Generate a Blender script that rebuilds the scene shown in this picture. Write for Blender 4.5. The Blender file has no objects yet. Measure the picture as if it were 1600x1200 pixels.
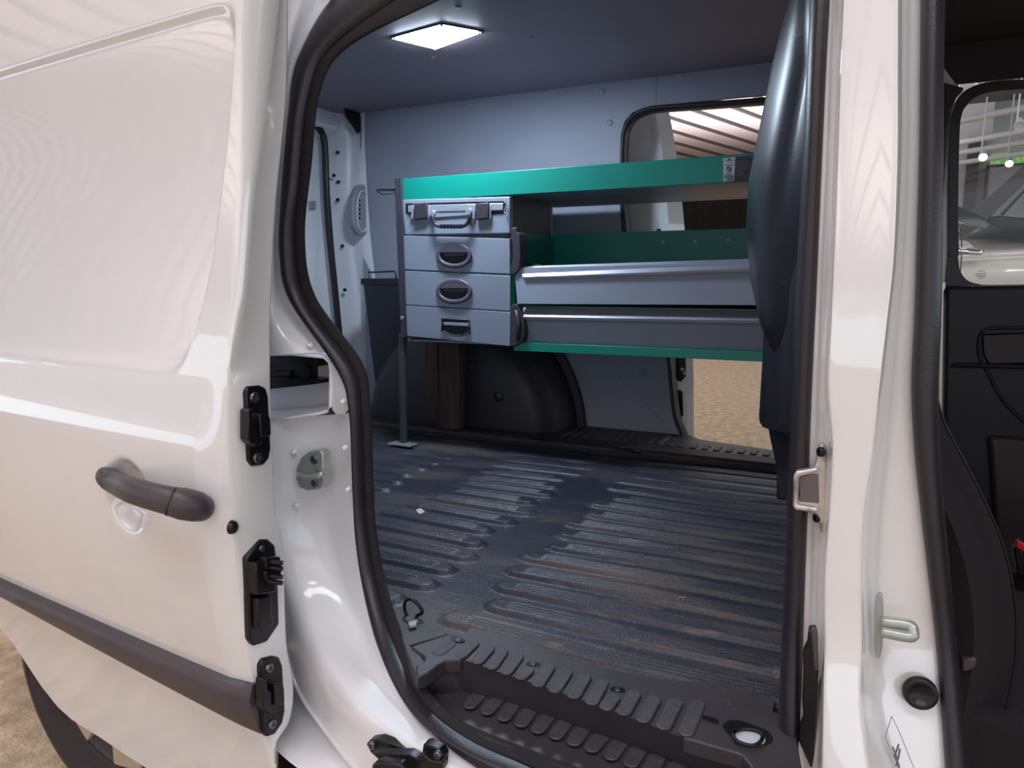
import bpy, bmesh, math, random
import numpy as np
from mathutils import Vector, noise
random.seed(7)
R = math.radians
V = Vector
scn = bpy.context.scene
col = scn.collection

# ------------------------------------------------------------------ camera
F, YAW, PIT = 1130.0, R(26), R(8.2)
CAM = V((0, 0, 1.11))
cd = bpy.data.cameras.new('camera'); cd.sensor_fit = 'HORIZONTAL'; cd.sensor_width = 36
cd.lens = 36 * F / 1600; cd.clip_start = 0.02; cd.clip_end = 200
cam = bpy.data.objects.new('camera', cd); col.objects.link(cam)
cam.location = CAM; cam.rotation_euler = (R(90) - PIT, 0, YAW)
scn.camera = cam
# ------------------------------------------------------------------ view, world, lights
scn.view_settings.view_transform = 'Standard'; scn.view_settings.look = 'None'
scn.view_settings.gamma = 1; scn.view_settings.use_curve_mapping = False
scn.view_settings.exposure = 0.52
scn.cycles.max_bounces = 8; scn.cycles.diffuse_bounces = 4
wd = bpy.data.worlds.new('world'); scn.world = wd; wd.use_nodes = True
bgn = wd.node_tree.nodes['Background']
bgn.inputs[0].default_value = (0.85, 0.96, 1.04, 1); bgn.inputs[1].default_value = 1.15

def area(name, loc, sx, sy, power, color, rot=(0, 0, 0)):
    l = bpy.data.lights.new(name, 'AREA'); l.shape = 'RECTANGLE'; l.size = sx; l.size_y = sy
    l.energy = power; l.color = color
    o = bpy.data.objects.new(name, l); o.location = loc; o.rotation_euler = rot; col.objects.link(o)
    return o
for i, (x, y) in enumerate([(-3.2, -.9), (-.4, -1.2), (2.6, -1.2), (-6, 7), (1, 7.5), (6, 5)]):  # unseen overhead lights; the front ones added to brighten the van side
    area('overhead_fill_light', (x, y, 4.75), 2.6, 1.0, 45, (0.95, 0.98, 1), (0, 0, R(17)))

for i, (x, y) in enumerate([(-9, -9), (3, -9), (-8, 6), (-4, 16)]):  # unseen upward fill lights, added to brighten the hall ceiling
    area('ceiling_fill_light', (x, y, 3.2), 8, 8, 560, (0.93, 0.97, 1), (R(180), 0, R(17)))
# ------------------------------------------------------------------ measuring helpers
_c, _s = math.cos(YAW), math.sin(YAW); _cp, _sp = math.cos(PIT), math.sin(PIT)
def ray(px, py):
    a = (px - 800) / F; b = -(py - 600) / F
    y = _cp + b * _sp; z = -_sp + b * _cp
    return V((a * _c - y * _s, a * _s + y * _c, z))
def P(px, py, X=None, Y=None, Z=None):
    d = ray(px, py)
    t = X / d.x if X is not None else Y / d.y if Y is not None else (Z - CAM.z) / d.z
    return CAM + d * t
def pp(pts, **k): return [P(x, y, **k) for x, y in pts]
def lin(c): return c / 12.92 if c <= .04045 else ((c + .055) / 1.055) ** 2.4
def rgb(r, g, b): return (lin(r / 255), lin(g / 255), lin(b / 255), 1)
def interp(x, xs, ys): return float(np.interp(x, xs, ys))
def cr(pts, n=6, closed=False):
    out = []; m = len(pts)
    for i in range(m if closed else m - 1):
        p0 = pts[(i - 1) % m] if closed or i else pts[0] * 2 - pts[1]
        p1 = pts[i]; p2 = pts[(i + 1) % m]
        p3 = pts[(i + 2) % m] if closed or i + 2 < m else pts[m - 1] * 2 - pts[m - 2]
        for k in range(n):
            t = k / n
            out.append(0.5 * ((2 * p1) + (p2 - p0) * t + (2 * p0 - 5 * p1 + 4 * p2 - p3) * t * t + (3 * p1 - p0 - 3 * p2 + p3) * t ** 3))
    if not closed: out.append(pts[-1].copy())
    return out

# ------------------------------------------------------------------ materials
def mat(name, c, rough=0.5, metal=0.0, c2=None, nscale=8, namt=0.5, bump=0.0, bscale=60, coat=0, emit=None, estr=0, spec=0.5, detail=6, stretch=None, thresh=(0.35, 0.65), bdist=0.004, c3=None, scratch=0):
    m = bpy.data.materials.new(name); m.use_nodes = True
    nt = m.node_tree; N = nt.nodes; L = nt.links; b = N['Principled BSDF']
    b.inputs['Base Color'].default_value = c; b.inputs['Roughness'].default_value = rough
    b.inputs['Metallic'].default_value = metal; b.inputs['Coat Weight'].default_value = coat
    b.inputs['Specular IOR Level'].default_value = spec; b.inputs['Coat Roughness'].default_value = 0.03; b.inputs['Coat IOR'].default_value = 1.75
    tc = N.new('ShaderNodeTexCoord'); mp = N.new('ShaderNodeMapping'); L.new(tc.outputs['Object'], mp.inputs[0])
    if stretch: mp.inputs['Scale'].default_value = stretch
    cur = None
    def layer(prev, colr, scale, lo, hi, amt):
        n = N.new('ShaderNodeTexNoise'); n.inputs['Scale'].default_value = scale; n.inputs['Detail'].default_value = detail
        L.new(mp.outputs[0], n.inputs['Vector'])
        r = N.new('ShaderNodeMapRange'); r.inputs[1].default_value = lo; r.inputs[2].default_value = hi; r.inputs[4].default_value = amt
        L.new(n.outputs['Fac'], r.inputs[0])
        x = N.new('ShaderNodeMix'); x.data_type = 'RGBA'; L.new(r.outputs[0], x.inputs[0])
        if prev is None: x.inputs[6].default_value = c
        else: L.new(prev, x.inputs[6])
        x.inputs[7].default_value = colr
        return x.outputs[2]
    if c2: cur = layer(None, c2, nscale, thresh[0], thresh[1], namt)
    if c3: cur = layer(cur, c3, nscale * 5.3, .6, .72, .6)
    if scratch:
        w = N.new('ShaderNodeTexNoise'); w.inputs['Scale'].default_value = 9; w.inputs['Detail'].default_value = 2; w.inputs['Distortion'].default_value = 3
        mp2 = N.new('ShaderNodeMapping'); mp2.inputs['Scale'].default_value = (1, 1, 6); mp2.inputs['Rotation'].default_value = (.3, .5, .2)
        L.new(tc.outputs['Object'], mp2.inputs[0]); L.new(mp2.outputs[0], w.inputs['Vector'])
        a = N.new('ShaderNodeMath'); a.operation = 'SUBTRACT'; a.inputs[1].default_value = .5; L.new(w.outputs['Fac'], a.inputs[0])
        ab = N.new('ShaderNodeMath'); ab.operation = 'ABSOLUTE'; L.new(a.outputs[0], ab.inputs[0])
        r = N.new('ShaderNodeMapRange'); r.inputs[1].default_value = .0015; r.inputs[2].default_value = .0; r.inputs[4].default_value = 1; L.new(ab.outputs[0], r.inputs[0])
        n2 = N.new('ShaderNodeTexNoise'); n2.inputs['Scale'].default_value = 14; L.new(tc.outputs['Object'], n2.inputs['Vector'])
        r2 = N.new('ShaderNodeMapRange'); r2.inputs[1].default_value = .56; r2.inputs[2].default_value = .62; r2.inputs[4].default_value = scratch; L.new(n2.outputs['Fac'], r2.inputs[0])
        mu = N.new('ShaderNodeMath'); mu.operation = 'MULTIPLY'; L.new(r.outputs[0], mu.inputs[0]); L.new(r2.outputs[0], mu.inputs[1])
        x = N.new('ShaderNodeMix'); x.data_type = 'RGBA'; L.new(mu.outputs[0], x.inputs[0])
        if cur is None: x.inputs[6].default_value = c
        else: L.new(cur, x.inputs[6])
        x.inputs[7].default_value = (.45, .45, .45, 1); cur = x.outputs[2]
    if cur is not None: L.new(cur, b.inputs['Base Color'])
    if bump:
        n = N.new('ShaderNodeTexNoise'); n.inputs['Scale'].default_value = bscale; n.inputs['Detail'].default_value = 3
        L.new(tc.outputs['Object'], n.inputs['Vector'])
        bp = N.new('ShaderNodeBump'); bp.inputs['Strength'].default_value = bump; bp.inputs['Distance'].default_value = bdist
        L.new(n.outputs['Fac'], bp.inputs['Height']); L.new(bp.outputs[0], b.inputs['Normal'])
    if emit:
        b.inputs['Emission Color'].default_value = emit; b.inputs['Emission Strength'].default_value = estr
    return m
M = {}
M['paint'] = mat('white_paint', rgb(228, 229, 232), 0.14, coat=1, c2=rgb(223, 223, 226), nscale=3, namt=.4)
M['paint_lit'] = mat('white_paint_lit', rgb(234, 236, 242), 0.3, coat=0.5, c2=rgb(228, 230, 238), nscale=5, namt=.4)  # body white again, lightened to stand in for light the jamb lacks
M['seal'] = mat('rubber_seal', rgb(34, 31, 38), 0.38, c2=rgb(42, 38, 44), nscale=20, namt=.4, bump=.1, bscale=300)
M['flock'] = mat('flocked_rubber', rgb(24, 21, 28), 0.85, bump=.6, bscale=500, c2=rgb(34, 30, 34), nscale=40, namt=.4)
M['plastic'] = mat('grey_plastic', rgb(66, 60, 66), 0.42, c2=rgb(72, 66, 70), nscale=10, bump=.15, bscale=900, bdist=.001)
M['black'] = mat('black_plastic', rgb(14, 13, 18), 0.34, spec=.4, c2=rgb(24, 23, 28), nscale=14)
M['trim'] = mat('scuffed_dark_trim', rgb(18, 18, 32), 0.34, spec=.4, c2=rgb(24, 23, 34), nscale=6, scratch=.9)
M['cabin'] = mat('cabin_plastic', rgb(38, 44, 60), 0.5, c2=rgb(34, 38, 50), nscale=12, bump=.15, bscale=500)
M['fabric'] = mat('seat_fabric', rgb(19, 16, 23), 0.9, c2=rgb(26, 22, 29), nscale=120, namt=.6, bump=.35, bscale=700)
M['headliner'] = mat('headliner', rgb(66, 60, 68), 0.95, c2=rgb(60, 56, 64), nscale=200, bump=.2, bscale=900)
M['wall'] = mat('grey_panel', rgb(150, 154, 168), 0.55, c2=rgb(140, 144, 160), nscale=4, namt=.6, scratch=.35)
M['ceil'] = mat('ceiling_panel', rgb(128, 118, 128), 0.6, c2=rgb(120, 110, 120), nscale=3, namt=.5)
M['mat'] = mat('rubber_mat', rgb(42, 43, 57), 0.42, c2=rgb(110, 98, 90), nscale=5, namt=.6, thresh=(.5, .75), stretch=(.45, 1.6, 1), bump=.5, bscale=230, bdist=.0025, c3=rgb(110, 100, 92), spec=.45)
M['sill'] = mat('sill_plastic', rgb(52, 48, 54), 0.45, c2=rgb(62, 58, 62), nscale=12, bump=.2, bscale=500, bdist=.002, scratch=.5)
M['pad'] = mat('pad_plastic', rgb(60, 58, 66), 0.5, c2=rgb(74, 72, 76), nscale=60, namt=.7, bump=.3, bscale=400)
M['ledge'] = mat('dirty_dark_ledge', rgb(38, 32, 36), 0.6, c2=rgb(84, 62, 54), nscale=12, namt=.5, thresh=(.5, .7), bump=.3, bscale=120)
M['arch'] = mat('arch_liner', rgb(38, 36, 46), 0.5, c2=rgb(46, 42, 50), nscale=8)
M['wood'] = mat('old_wood', rgb(72, 50, 42), 0.7, c2=rgb(44, 30, 28), nscale=9, namt=.8, stretch=(4, 4, .5), bump=.4, bscale=60)
M['green'] = mat('green_powder', rgb(0, 138, 122), 0.4, c2=rgb(2, 128, 114), nscale=6, scratch=.35)
M['grey'] = mat('drawer_grey', rgb(142, 150, 166), 0.42, c2=rgb(130, 138, 156), nscale=7, namt=.6, scratch=.5)
M['handlegrey'] = mat('handle_grey', rgb(92, 86, 102), 0.4, c2=rgb(80, 75, 90), nscale=20)
M['darkgrey'] = mat('dark_steel', rgb(58, 54, 64), 0.45, c2=rgb(66, 62, 72), nscale=14, scratch=.4)
M['alu'] = mat('brushed_aluminium', rgb(190, 192, 206), 0.4, metal=.6, c2=rgb(158, 160, 174), nscale=30, stretch=(.2, 2, 2))
M['zinc'] = mat('zinc_steel', rgb(176, 184, 182), 0.3, metal=.5, c2=rgb(150, 156, 146), nscale=40)
M['steel'] = mat('bolt_steel', rgb(120, 120, 126), 0.35, metal=.9)
M['casting'] = mat('cast_metal', rgb(205, 200, 196), 0.35, metal=.7, c2=rgb(90, 84, 80), nscale=40, namt=.7, thresh=(.55, .7))
M['carpet'] = mat('beige_carpet', rgb(202, 182, 156), 0.95, c2=rgb(158, 142, 120), nscale=16, namt=.9, bump=.7, bscale=50, bdist=.02, detail=10)
M['hallceil'] = mat('hall_ceiling_sheet', rgb(216, 192, 188), 0.6, c2=rgb(208, 184, 180), nscale=1)
M['seam'] = mat('ceiling_seam', rgb(72, 66, 70), 0.6)
M['darkwall'] = mat('dark_drape', rgb(34, 28, 28), 0.9, c2=rgb(54, 44, 42), nscale=1.2, stretch=(3, 3, .3), bump=.5, bscale=3, bdist=.1)
M['pale'] = mat('pale_wall', rgb(190, 184, 186), 0.7)
M['ochre'] = mat('ochre_wall', rgb(150, 118, 88), 0.7)
M['pipe'] = mat('pipe_white', rgb(205, 208, 212), 0.4)
M['duct'] = mat('duct_dark', rgb(72, 66, 68), 0.6)
M['tyre'] = mat('tyre_rubber', rgb(34, 26, 32), 0.6, bump=.3, bscale=200, c2=rgb(46, 38, 42), nscale=30)
M['hub'] = mat('hubcap', rgb(200, 188, 172), 0.35, metal=.4)
M['carpaint'] = mat('pearl_paint', rgb(224, 220, 212), 0.15, coat=1)
M['chrome'] = mat('chrome', rgb(220, 220, 220), 0.08, metal=1)
M['red'] = mat('red_plastic', rgb(196, 20, 24), 0.4)
M['paper'] = mat('sticker_white', rgb(190, 196, 204), 0.5)
M['ink'] = mat('sticker_ink', rgb(40, 44, 60), 0.6)
M['etch'] = mat('sticker_grey', rgb(110, 110, 124), 0.6)
M['stickdark'] = mat('sticker_dark', rgb(44, 42, 56), 0.5)
M['ventgrey'] = mat('vent_grey', rgb(150, 148, 156), 0.5)
M['led'] = mat('led_panel', (1, 1, 1, 1), 0.4, emit=(0.70, 0.84, 1, 1), estr=122)
M['lampglow'] = mat('lamp_glow', (1, 1, 1, 1), 0.4, emit=(1, .92, .7, 1), estr=14)
M['leafglow'] = mat('garden_green', rgb(90, 150, 60), 0.8, c2=rgb(210, 230, 190), nscale=14, namt=1, emit=rgb(90, 150, 70), estr=.5)
def glass(name, tint, rough=0):
    m = bpy.data.materials.new(name); m.use_nodes = True; nt = m.node_tree; N = nt.nodes; L = nt.links
    N.remove(N['Principled BSDF'])
    t = N.new('ShaderNodeBsdfTransparent'); t.inputs[0].default_value = tint
    g = N.new('ShaderNodeBsdfGlossy'); g.inputs['Roughness'].default_value = .02
    f = N.new('ShaderNodeFresnel'); f.inputs[0].default_value = 1.45
    x = N.new('ShaderNodeMixShader'); L.new(f.outputs[0], x.inputs[0]); L.new(t.outputs[0], x.inputs[1]); L.new(g.outputs[0], x.inputs[2])
    L.new(x.outputs[0], N['Material Output'].inputs[0])
    return m
M['glass'] = glass('clear_glass', (.9, .93, .93, 1))
M['darkglass'] = mat('dark_car_glass', rgb(30, 28, 30), 0.05, spec=.8)

# ------------------------------------------------------------------ mesh builder
class MB:
    def __init__(s): s.v = []; s.f = []
    def add(s, vs, fs):
        o = len(s.v); s.v += [tuple(v) for v in vs]; s.f += [tuple(i + o for i in f) for f in fs]; return s
    def box(s, a, b):
        x0, y0, z0 = a; x1, y1, z1 = b
        vs = [(x0, y0, z0), (x1, y0, z0), (x1, y1, z0), (x0, y1, z0), (x0, y0, z1), (x1, y0, z1), (x1, y1, z1), (x0, y1, z1)]
        return s.add(vs, [(0, 3, 2, 1), (4, 5, 6, 7), (0, 1, 5, 4), (1, 2, 6, 5), (2, 3, 7, 6), (3, 0, 4, 7)])
    def prism(s, pts, vec):
        n = len(pts); vec = V(vec)
        return s.add(list(pts) + [p + vec for p in pts], [tuple(range(n)), tuple(range(2 * n - 1, n - 1, -1))] + [(i, i + n, (i + 1) % n + n, (i + 1) % n) for i in range(n)])
    def grid(s, rows, closed=False):
        nr, nc = len(rows), len(rows[0]); fs = []
        for i in range(nr - 1):
            for j in range(nc - 1 if not closed else nc):
                k = (j + 1) % nc
                fs.append((i * nc + j, i * nc + k, (i + 1) * nc + k, (i + 1) * nc + j))
        return s.add([p for r in rows for p in r], fs)
    def tube(s, path, r, n=10, flat=1.0, cap=True, up=V((0, 0, 1))):
        rows = []; m = len(path)
        for i, p in enumerate(path):
            d = (path[min(i + 1, m - 1)] - path[max(i - 1, 0)]).normalized()
            a = up if abs(d.dot(up)) < .9 else V((1, 0, 0))
            x = d.cross(a).normalized(); y = x.cross(d).normalized()
            rr = r[i] if isinstance(r, (list, tuple)) else r
            rows.append([p + (x * math.cos(2 * math.pi * k / n) * flat + y * math.sin(2 * math.pi * k / n)) * rr for k in range(n)])
        o = len(s.v); s.grid(rows, True)
        if cap: s.f.append(tuple(o + k for k in range(n))); s.f.append(tuple(o + (m - 1) * n + n - 1 - k for k in range(n)))
        return s
    def lathe(s, c, axis, prof, n=24):   # prof: (radius, height along axis)
        axis = V(axis).normalized(); a = V((0, 0, 1)) if abs(axis.z) < .9 else V((1, 0, 0))
        x = axis.cross(a).normalized(); y = axis.cross(x).normalized()
        rows = [[V(c) + axis * h + (x * math.cos(2 * math.pi * k / n) + y * math.sin(2 * math.pi * k / n)) * r for k in range(n)] for r, h in prof]
        return s.grid(rows, True)
    def build(s, name, m, parent=None, smooth=False, bevel=0, seg=2, label=None, solid=0, sub=0, angle=None, kind=None):
        me = bpy.data.meshes.new(name); me.from_pydata(s.v, [], s.f); me.update()
        bm = bmesh.new(); bm.from_mesh(me)
        bmesh.ops.remove_doubles(bm, verts=bm.verts, dist=1e-6)
        bmesh.ops.recalc_face_normals(bm, faces=bm.faces); bm.to_mesh(me); bm.free()
        o = bpy.data.objects.new(name, me); col.objects.link(o); me.materials.append(M[m] if isinstance(m, str) else m)
        if smooth or bevel or angle:
            me.polygons.foreach_set('use_smooth', [True] * len(me.polygons))
            if not smooth or angle: me.set_sharp_from_angle(angle=R(angle or 35))
        if solid:
            q = o.modifiers.new('solid', 'SOLIDIFY'); q.thickness = solid; q.offset = 0
        if bevel:
            q = o.modifiers.new('bevel', 'BEVEL'); q.width = bevel; q.segments = seg; q.limit_method = 'ANGLE'; q.angle_limit = R(35); q.harden_normals = False
        if sub:
            q = o.modifiers.new('sub', 'SUBSURF'); q.levels = sub; q.render_levels = sub
        if parent: o.parent = parent
        if label: o['label'] = label
        if kind: o['kind'] = kind
        return o
def tag(o, label=None, cat=None, group=None, kind=None):
    if label: o['label'] = label
    if cat: o['category'] = cat
    if group: o['group'] = group
    if kind: o['kind'] = kind
    return o
def empty(name, loc=(0, 0, 0), **k):
    o = bpy.data.objects.new(name, None); col.objects.link(o); o.empty_display_size = .1; return tag(o, **k)
def bolt(c, axis, r, m='steel', parent=None, name='bolt', label=None):
    b = MB().lathe(c, axis, [(0, -r * .5), (r, -r * .5), (r, r * .25), (r * .85, r * .45), (r * .45, r * .45), (r * .4, r * .15), (0, r * .15)], 16)
    return b.build(name, m, parent, angle=40, label=label)
def ss(a, b, x):
    t = min(1, max(0, (x - a) / (b - a))); return t * t * (3 - 2 * t)

# ================================================================== THE SHOWROOM (setting)
gr = MB().grid([[V((-30 + 60 * j / 30, -25 + 65 * i / 30, 0)) for j in range(31)] for i in range(31)])
tag(gr.build('floor', 'carpet'), 'beige speckled showroom carpet around the van', kind='structure')
A17 = R(17); du = V((math.sin(A17), math.cos(A17), 0)); dv = V((math.cos(A17), -math.sin(A17), 0))
CH = 5.1
hc = MB().prism([du * -45 + dv * -45 + V((0, 0, CH)), du * 33 + dv * -45 + V((0, 0, CH)), du * 33 + dv * -6.2 + V((0, 0, CH)), du * 3.5 + dv * -6.2 + V((0, 0, CH)), du * 3.5 + dv * 14 + V((0, 0, CH)), du * -45 + dv * 14 + V((0, 0, CH))], (0, 0, .2))
hallceil = tag(hc.build('ceiling', 'hallceil'), 'pinkish showroom ceiling of long sheets', kind='structure')
sm = MB()
for k in range(-54, 16):
    w = k * .82
    a = du * -45 + dv * w; b = du * (33 if w < -6.2 else 3.5) + dv * w
    sm.box((-.5, -.5, 0), (-.5, -.5, 0)) if False else sm.prism([a + dv * -.05 + V((0, 0, CH - .05)), b + dv * -.05 + V((0, 0, CH - .05)), b + dv * .05 + V((0, 0, CH - .05)), a + dv * .05 + V((0, 0, CH - .05))], (0, 0, .08))
sm.build('sheet_seam', 'seam', hallceil, kind='stuff')
bw = MB().prism([du * 27 + dv * -45, du * 27 + dv * 3, du * 27 + dv * 3 + V((0, 0, 4.6)), du * 27 + dv * -45 + V((0, 0, 4.6))], du * .3)
dw = tag(bw.build('wall_back', 'darkwall'), 'dark draped wall far across the showroom', kind='structure')
for k, (a, b) in enumerate([((-5.2, 0.5), (-3.4, 4.4)), ((-2.6, .3), (-2.6, 4.5)), ((-2.2, .6), (-.6, 2.6))]):
    MB().tube([du * 26.8 + dv * a[0] + V((0, 0, a[1])), du * 26.8 + dv * b[0] + V((0, 0, b[1]))], .05, 8).build('brace', 'duct', dw)
# the darker, open-truss part of the hall seen through the cab window
hr = MB().prism([du * 3 + dv * -6.4 + V((0, 0, 6.4)), du * 33 + dv * -6.4 + V((0, 0, 6.4)), du * 33 + dv * 20 + V((0, 0, 6.4)), du * 3 + dv * 20 + V((0, 0, 6.4))], (0, 0, .2))
tag(hr.build('ceiling', 'duct'), 'dark raised showroom roof with trusses and pipes', kind='structure')
pw = MB().box((1.2, 17.5, 0), (14, 17.8, 3.95)).box((1.4, 17.5, 3.95), (2.02, 17.8, 6.4))
wf = tag(pw.build('wall_far', 'pale'), 'pale wall beyond the white car seen through the cab window', kind='structure')
MB().box((2.02, 17.35, 3.36), (2.62, 17.48, 3.56)).build('window_strip', 'leafglow', wf, label='green strip of garden seen through a high window')
MB().box((1.62, 17.3, 0), (1.82, 17.5, 3.9)).build('post', 'duct', wf)
MB().box((2.0, 17.3, .4), (2.7, 17.45, 3.3)).build('board', 'ventgrey', wf)
MB().box((1.96, 17.28, .3), (2.0, 17.46, 3.34)).box((1.96, 17.28, 3.3), (2.7, 17.46, 3.34)).build('board_frame', 'duct', wf)
MB().box((2.75, 17.2, 0), (5, 17.5, 3.9)).build('wall_panel', 'ochre', wf, label='ochre wall panel')
for k, (y, z) in enumerate([(11.2, 3.3), (12.8, 3.3), (14.8, 3.3), (16, 3.3), (17, 3.25)]):
    o = MB().tube([V((.2, y, z)), V((6, y - 4.6, z))], .045, 10).build('ceiling_pipe', 'pipe')
    tag(o, ['nearest white ceiling pipe above the white car', 'second white ceiling pipe above the white car', 'third white ceiling pipe, next to the spotlights', 'fourth white ceiling pipe, behind the spotlights', 'farthest white ceiling pipe near the pale wall'][k], 'pipe', 'white pipes under the hall roof')
for k, y in enumerate([9.2, 12, 15]):
    t = empty('roof_truss', label=['nearest dark roof truss over the white car', 'middle dark roof truss over the white car', 'farthest dark roof truss by the pale wall'][k], cat='truss', group='roof trusses')
    MB().box((.5, y, 4.1), (9, y + .12, 4.25)).build('lower_chord', 'duct', t)
    MB().box((.5, y, 4.9), (9, y + .12, 5.05)).build('upper_chord', 'duct', t)
    for j in range(8):
        x = .6 + j
        MB().tube([V((x, y + .06, 4.2)), V((x + .5, y + .06, 4.95)), V((x + 1, y + .06, 4.2))], .035, 6).build('strut', 'pipe', t)
for k, (px, py, Y) in enumerate([(1536, 246, 11), (1577, 256, 12.5), (1593, 197, 10)]):
    c = P(px, py, Y=Y); on = k < 2
    t = empty('spotlight', label=['lit spotlight seen through the left of the cab window', 'lit spotlight seen just right of the first through the cab window', 'unlit white spotlight high in the cab window'][k], cat='spotlight')
    MB().lathe(c, (-.1, -.9, -.5), [(0, -.2), (.035, -.19), (.05, -.03), (.055, 0), (.047, 0), (.044, -.02)], 16).build('lamp_head', 'pipe', t, angle=40)
    MB().tube([c + V((0, .2, .1)), V((c.x + .05, c.y + .25, 6.42))], .009, 8).build('arm', 'pipe', t)
    MB().lathe(c, (-.1, -.9, -.5), [(0, -.01), (.044, -.01)], 16).build('lamp_lens', 'lampglow' if on else 'pale', t)

# ================================================================== WHITE CAR BEYOND
def other_car():
    t = empty('car', label='white car parked beyond the van, seen through the cab window', cat='car')
    Y0 = 3.9
    belt = [(.12, 1.20), (.3, 1.24), (.62, 1.255), (1.1, 1.22), (1.9, 1.14), (2.6, 1.02), (3.0, .8)]
    rows = []
    for X, zt in belt:
        rows.append([V((X, Y0 + .04, .25)), V((X, Y0, .5)), V((X, Y0 - .03, .75)), V((X, Y0 - .02, .98)), V((X, Y0 + .02, zt - .06)), V((X, Y0 + .1, zt)), V((X, Y0 + .8, zt + .08)), V((X, Y0 + 1.6, zt)), V((X, Y0 + 1.75, .5)), V((X, Y0 + 1.7, .25))])
    MB().grid([cr(r, 4) for r in rows]).build('body', 'carpaint', t, smooth=True)
    def px(l, Y=Y0 + .12): return pp(l, Y=Y)
    roof = [(-1.4, 1.26), (-1.25, 1.72), (-.6, 1.86), (.3, 1.9), (1.0, 1.86)]
    # door glass and cowl behind the rear pillar
    MB().prism(px([(1470, 310), (1498, 322), (1530, 338), (1548, 351), (1540, 358), (1515, 352), (1470, 335)]), (0, .03, 0)).build('side_window', 'darkglass', t, bevel=.004)
    MB().prism(px([(1514, 332), (1528, 322), (1600, 258), (1700, 170), (1700, 215), (1600, 288), (1556, 330), (1542, 345), (1530, 338)], Y0 + .14), (0, .05, 0)).build('windscreen_pillar', 'duct', t, bevel=.005)
    MB().prism(px([(1540, 340), (1560, 336), (1640, 343), (1700, 346), (1700, 362), (1600, 358), (1562, 357), (1545, 352)], Y0 + .16), (0, 1.2, 0)).build('cowl', 'black', t, bevel=.01)
    a = P(1563, 338, Y=Y0 + .3); b = P(1600, 298, Y=Y0 + .4)
    MB().tube([a, b, b + (b - a)], .008, 6).build('wiper', 'black', t)
    MB().tube([P(1475, 393, Y=Y0 - .05), P(1500, 393, Y=Y0 - .06), P(1532, 395, Y=Y0 - .05), P(1537, 393, Y=Y0 - .02)], [.014, .016, .013, .004], 10).build('door_handle', 'chrome', t, smooth=True)
    MB().tube([P(1499, 350, Y=Y0 - .0), P(1502, 370, Y=Y0 - .015), P(1503, 395, Y=Y0 - .03), P(1500, 430, Y=Y0 - .03), P(1497, 470, Y=Y0 - .02)], .003, 6).build('door_gap', 'black', t)
    for X in (.75, 2.9):
        MB().lathe((X, Y0 - .02, .34), (0, 1, 0), [(.2, .0), (.26, -.02), (.33, .0), (.34, .05), (.34, .2), (.2, .2)], 32).build('wheel', 'tyre', t, smooth=True)
other_car()

# ================================================================== THE VAN
van = empty('van', label='white panel van with its side sliding door open, showing the cargo bay', cat='van')
ZF, ZC, YW = .58, 1.757, 2.40

# ---------- sliding door (open, slid to the rear)
E1px = [(383, -60), (379, 0), (372, 200), (362, 400), (355, 560), (354, 640), (356, 730), (365, 850), (380, 980), (399, 1100), (418, 1180), (430, 1240)]
XD = -.78
E1 = [P(x, y, X=XD) for x, y in E1px]
_z = [p.z for p in E1][::-1]; _y = [p.y for p in E1][::-1]
_z = [.1] + _z + [1.8]; _y = [_y[0] + .03] + _y + [_y[-1] + .05]
def yprof(z):
    # small smoothing of the polyline
    return sum(interp(z + d, _z, _y) for d in (-.06, -.03, 0, .03, .06)) / 5
def rec_d(X, z):
    # signed distance-like value to the stamped panel (negative inside)
    k = .016
    ds = [z - 1.482, X - interp(z, [.95, 1.0, 1.07, 1.14, 1.31, 1.5], [-.89, -.872, -.846, -.827, -.808, -.795]), .984 - z, -(X + 1.95)]
    return k * math.log(sum(math.exp(min(40, d / k)) for d in ds))
def zs(px_, py_): return P(px_, py_, X=XD)
HC = P(227, 768, Y=.735)
def YD(X, z):
    t = max(0, XD - X)
    y = yprof(z) + .070 * (t / .75) ** 1.08
    edge = ss(0, .05, t)
    d = rec_d(X, z)
    y += (1 - ss(-.009, .009, d)) * (.009 + .028 * math.sin(math.pi * min(1, max(0, (z - .99) / .48)) ** .85))
    # shoulder below the stamped panel faces slightly upward
    y -= edge * .020 * (1 - ss(.86, .985, z)) * ss(.35, .8, z)
    # handle dish
    r = math.hypot((X - HC.x) / 1.0, (z - HC.z) / 1.05)
    y += .024 * (1 - ss(.025, .062, r)) if r < .062 else 0
    return y
def zbot(X):
    return interp(X, [-2.2, -1.9, -1.72, -1.58, -1.545, -1.5, -1.449, -1.40, -1.3, -1.2, -.7], [.50, .47, .42, .35, .314, .27, .238, .225, .222, .215, .20])
nu, nv = 230, 270
rows = []
us = [1 - (1 - i / nu) ** 1.0 for i in range(nu + 1)]
for j in range(nv + 1):
    row = []
    for i in range(nu + 1):
        u = i / nu
        X = -2.0 + (XD + 2.0) * (1 - (1 - u) ** 1.35)
        zb = zbot(X); z = zb + (1.78 - zb) * j / nv
        row.append(V((X, YD(X, z), z)))
    rows.append(row)
door = MB().grid(rows).build('sliding_door', 'paint', van, smooth=True, label='white sliding door slid open towards the rear')
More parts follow.
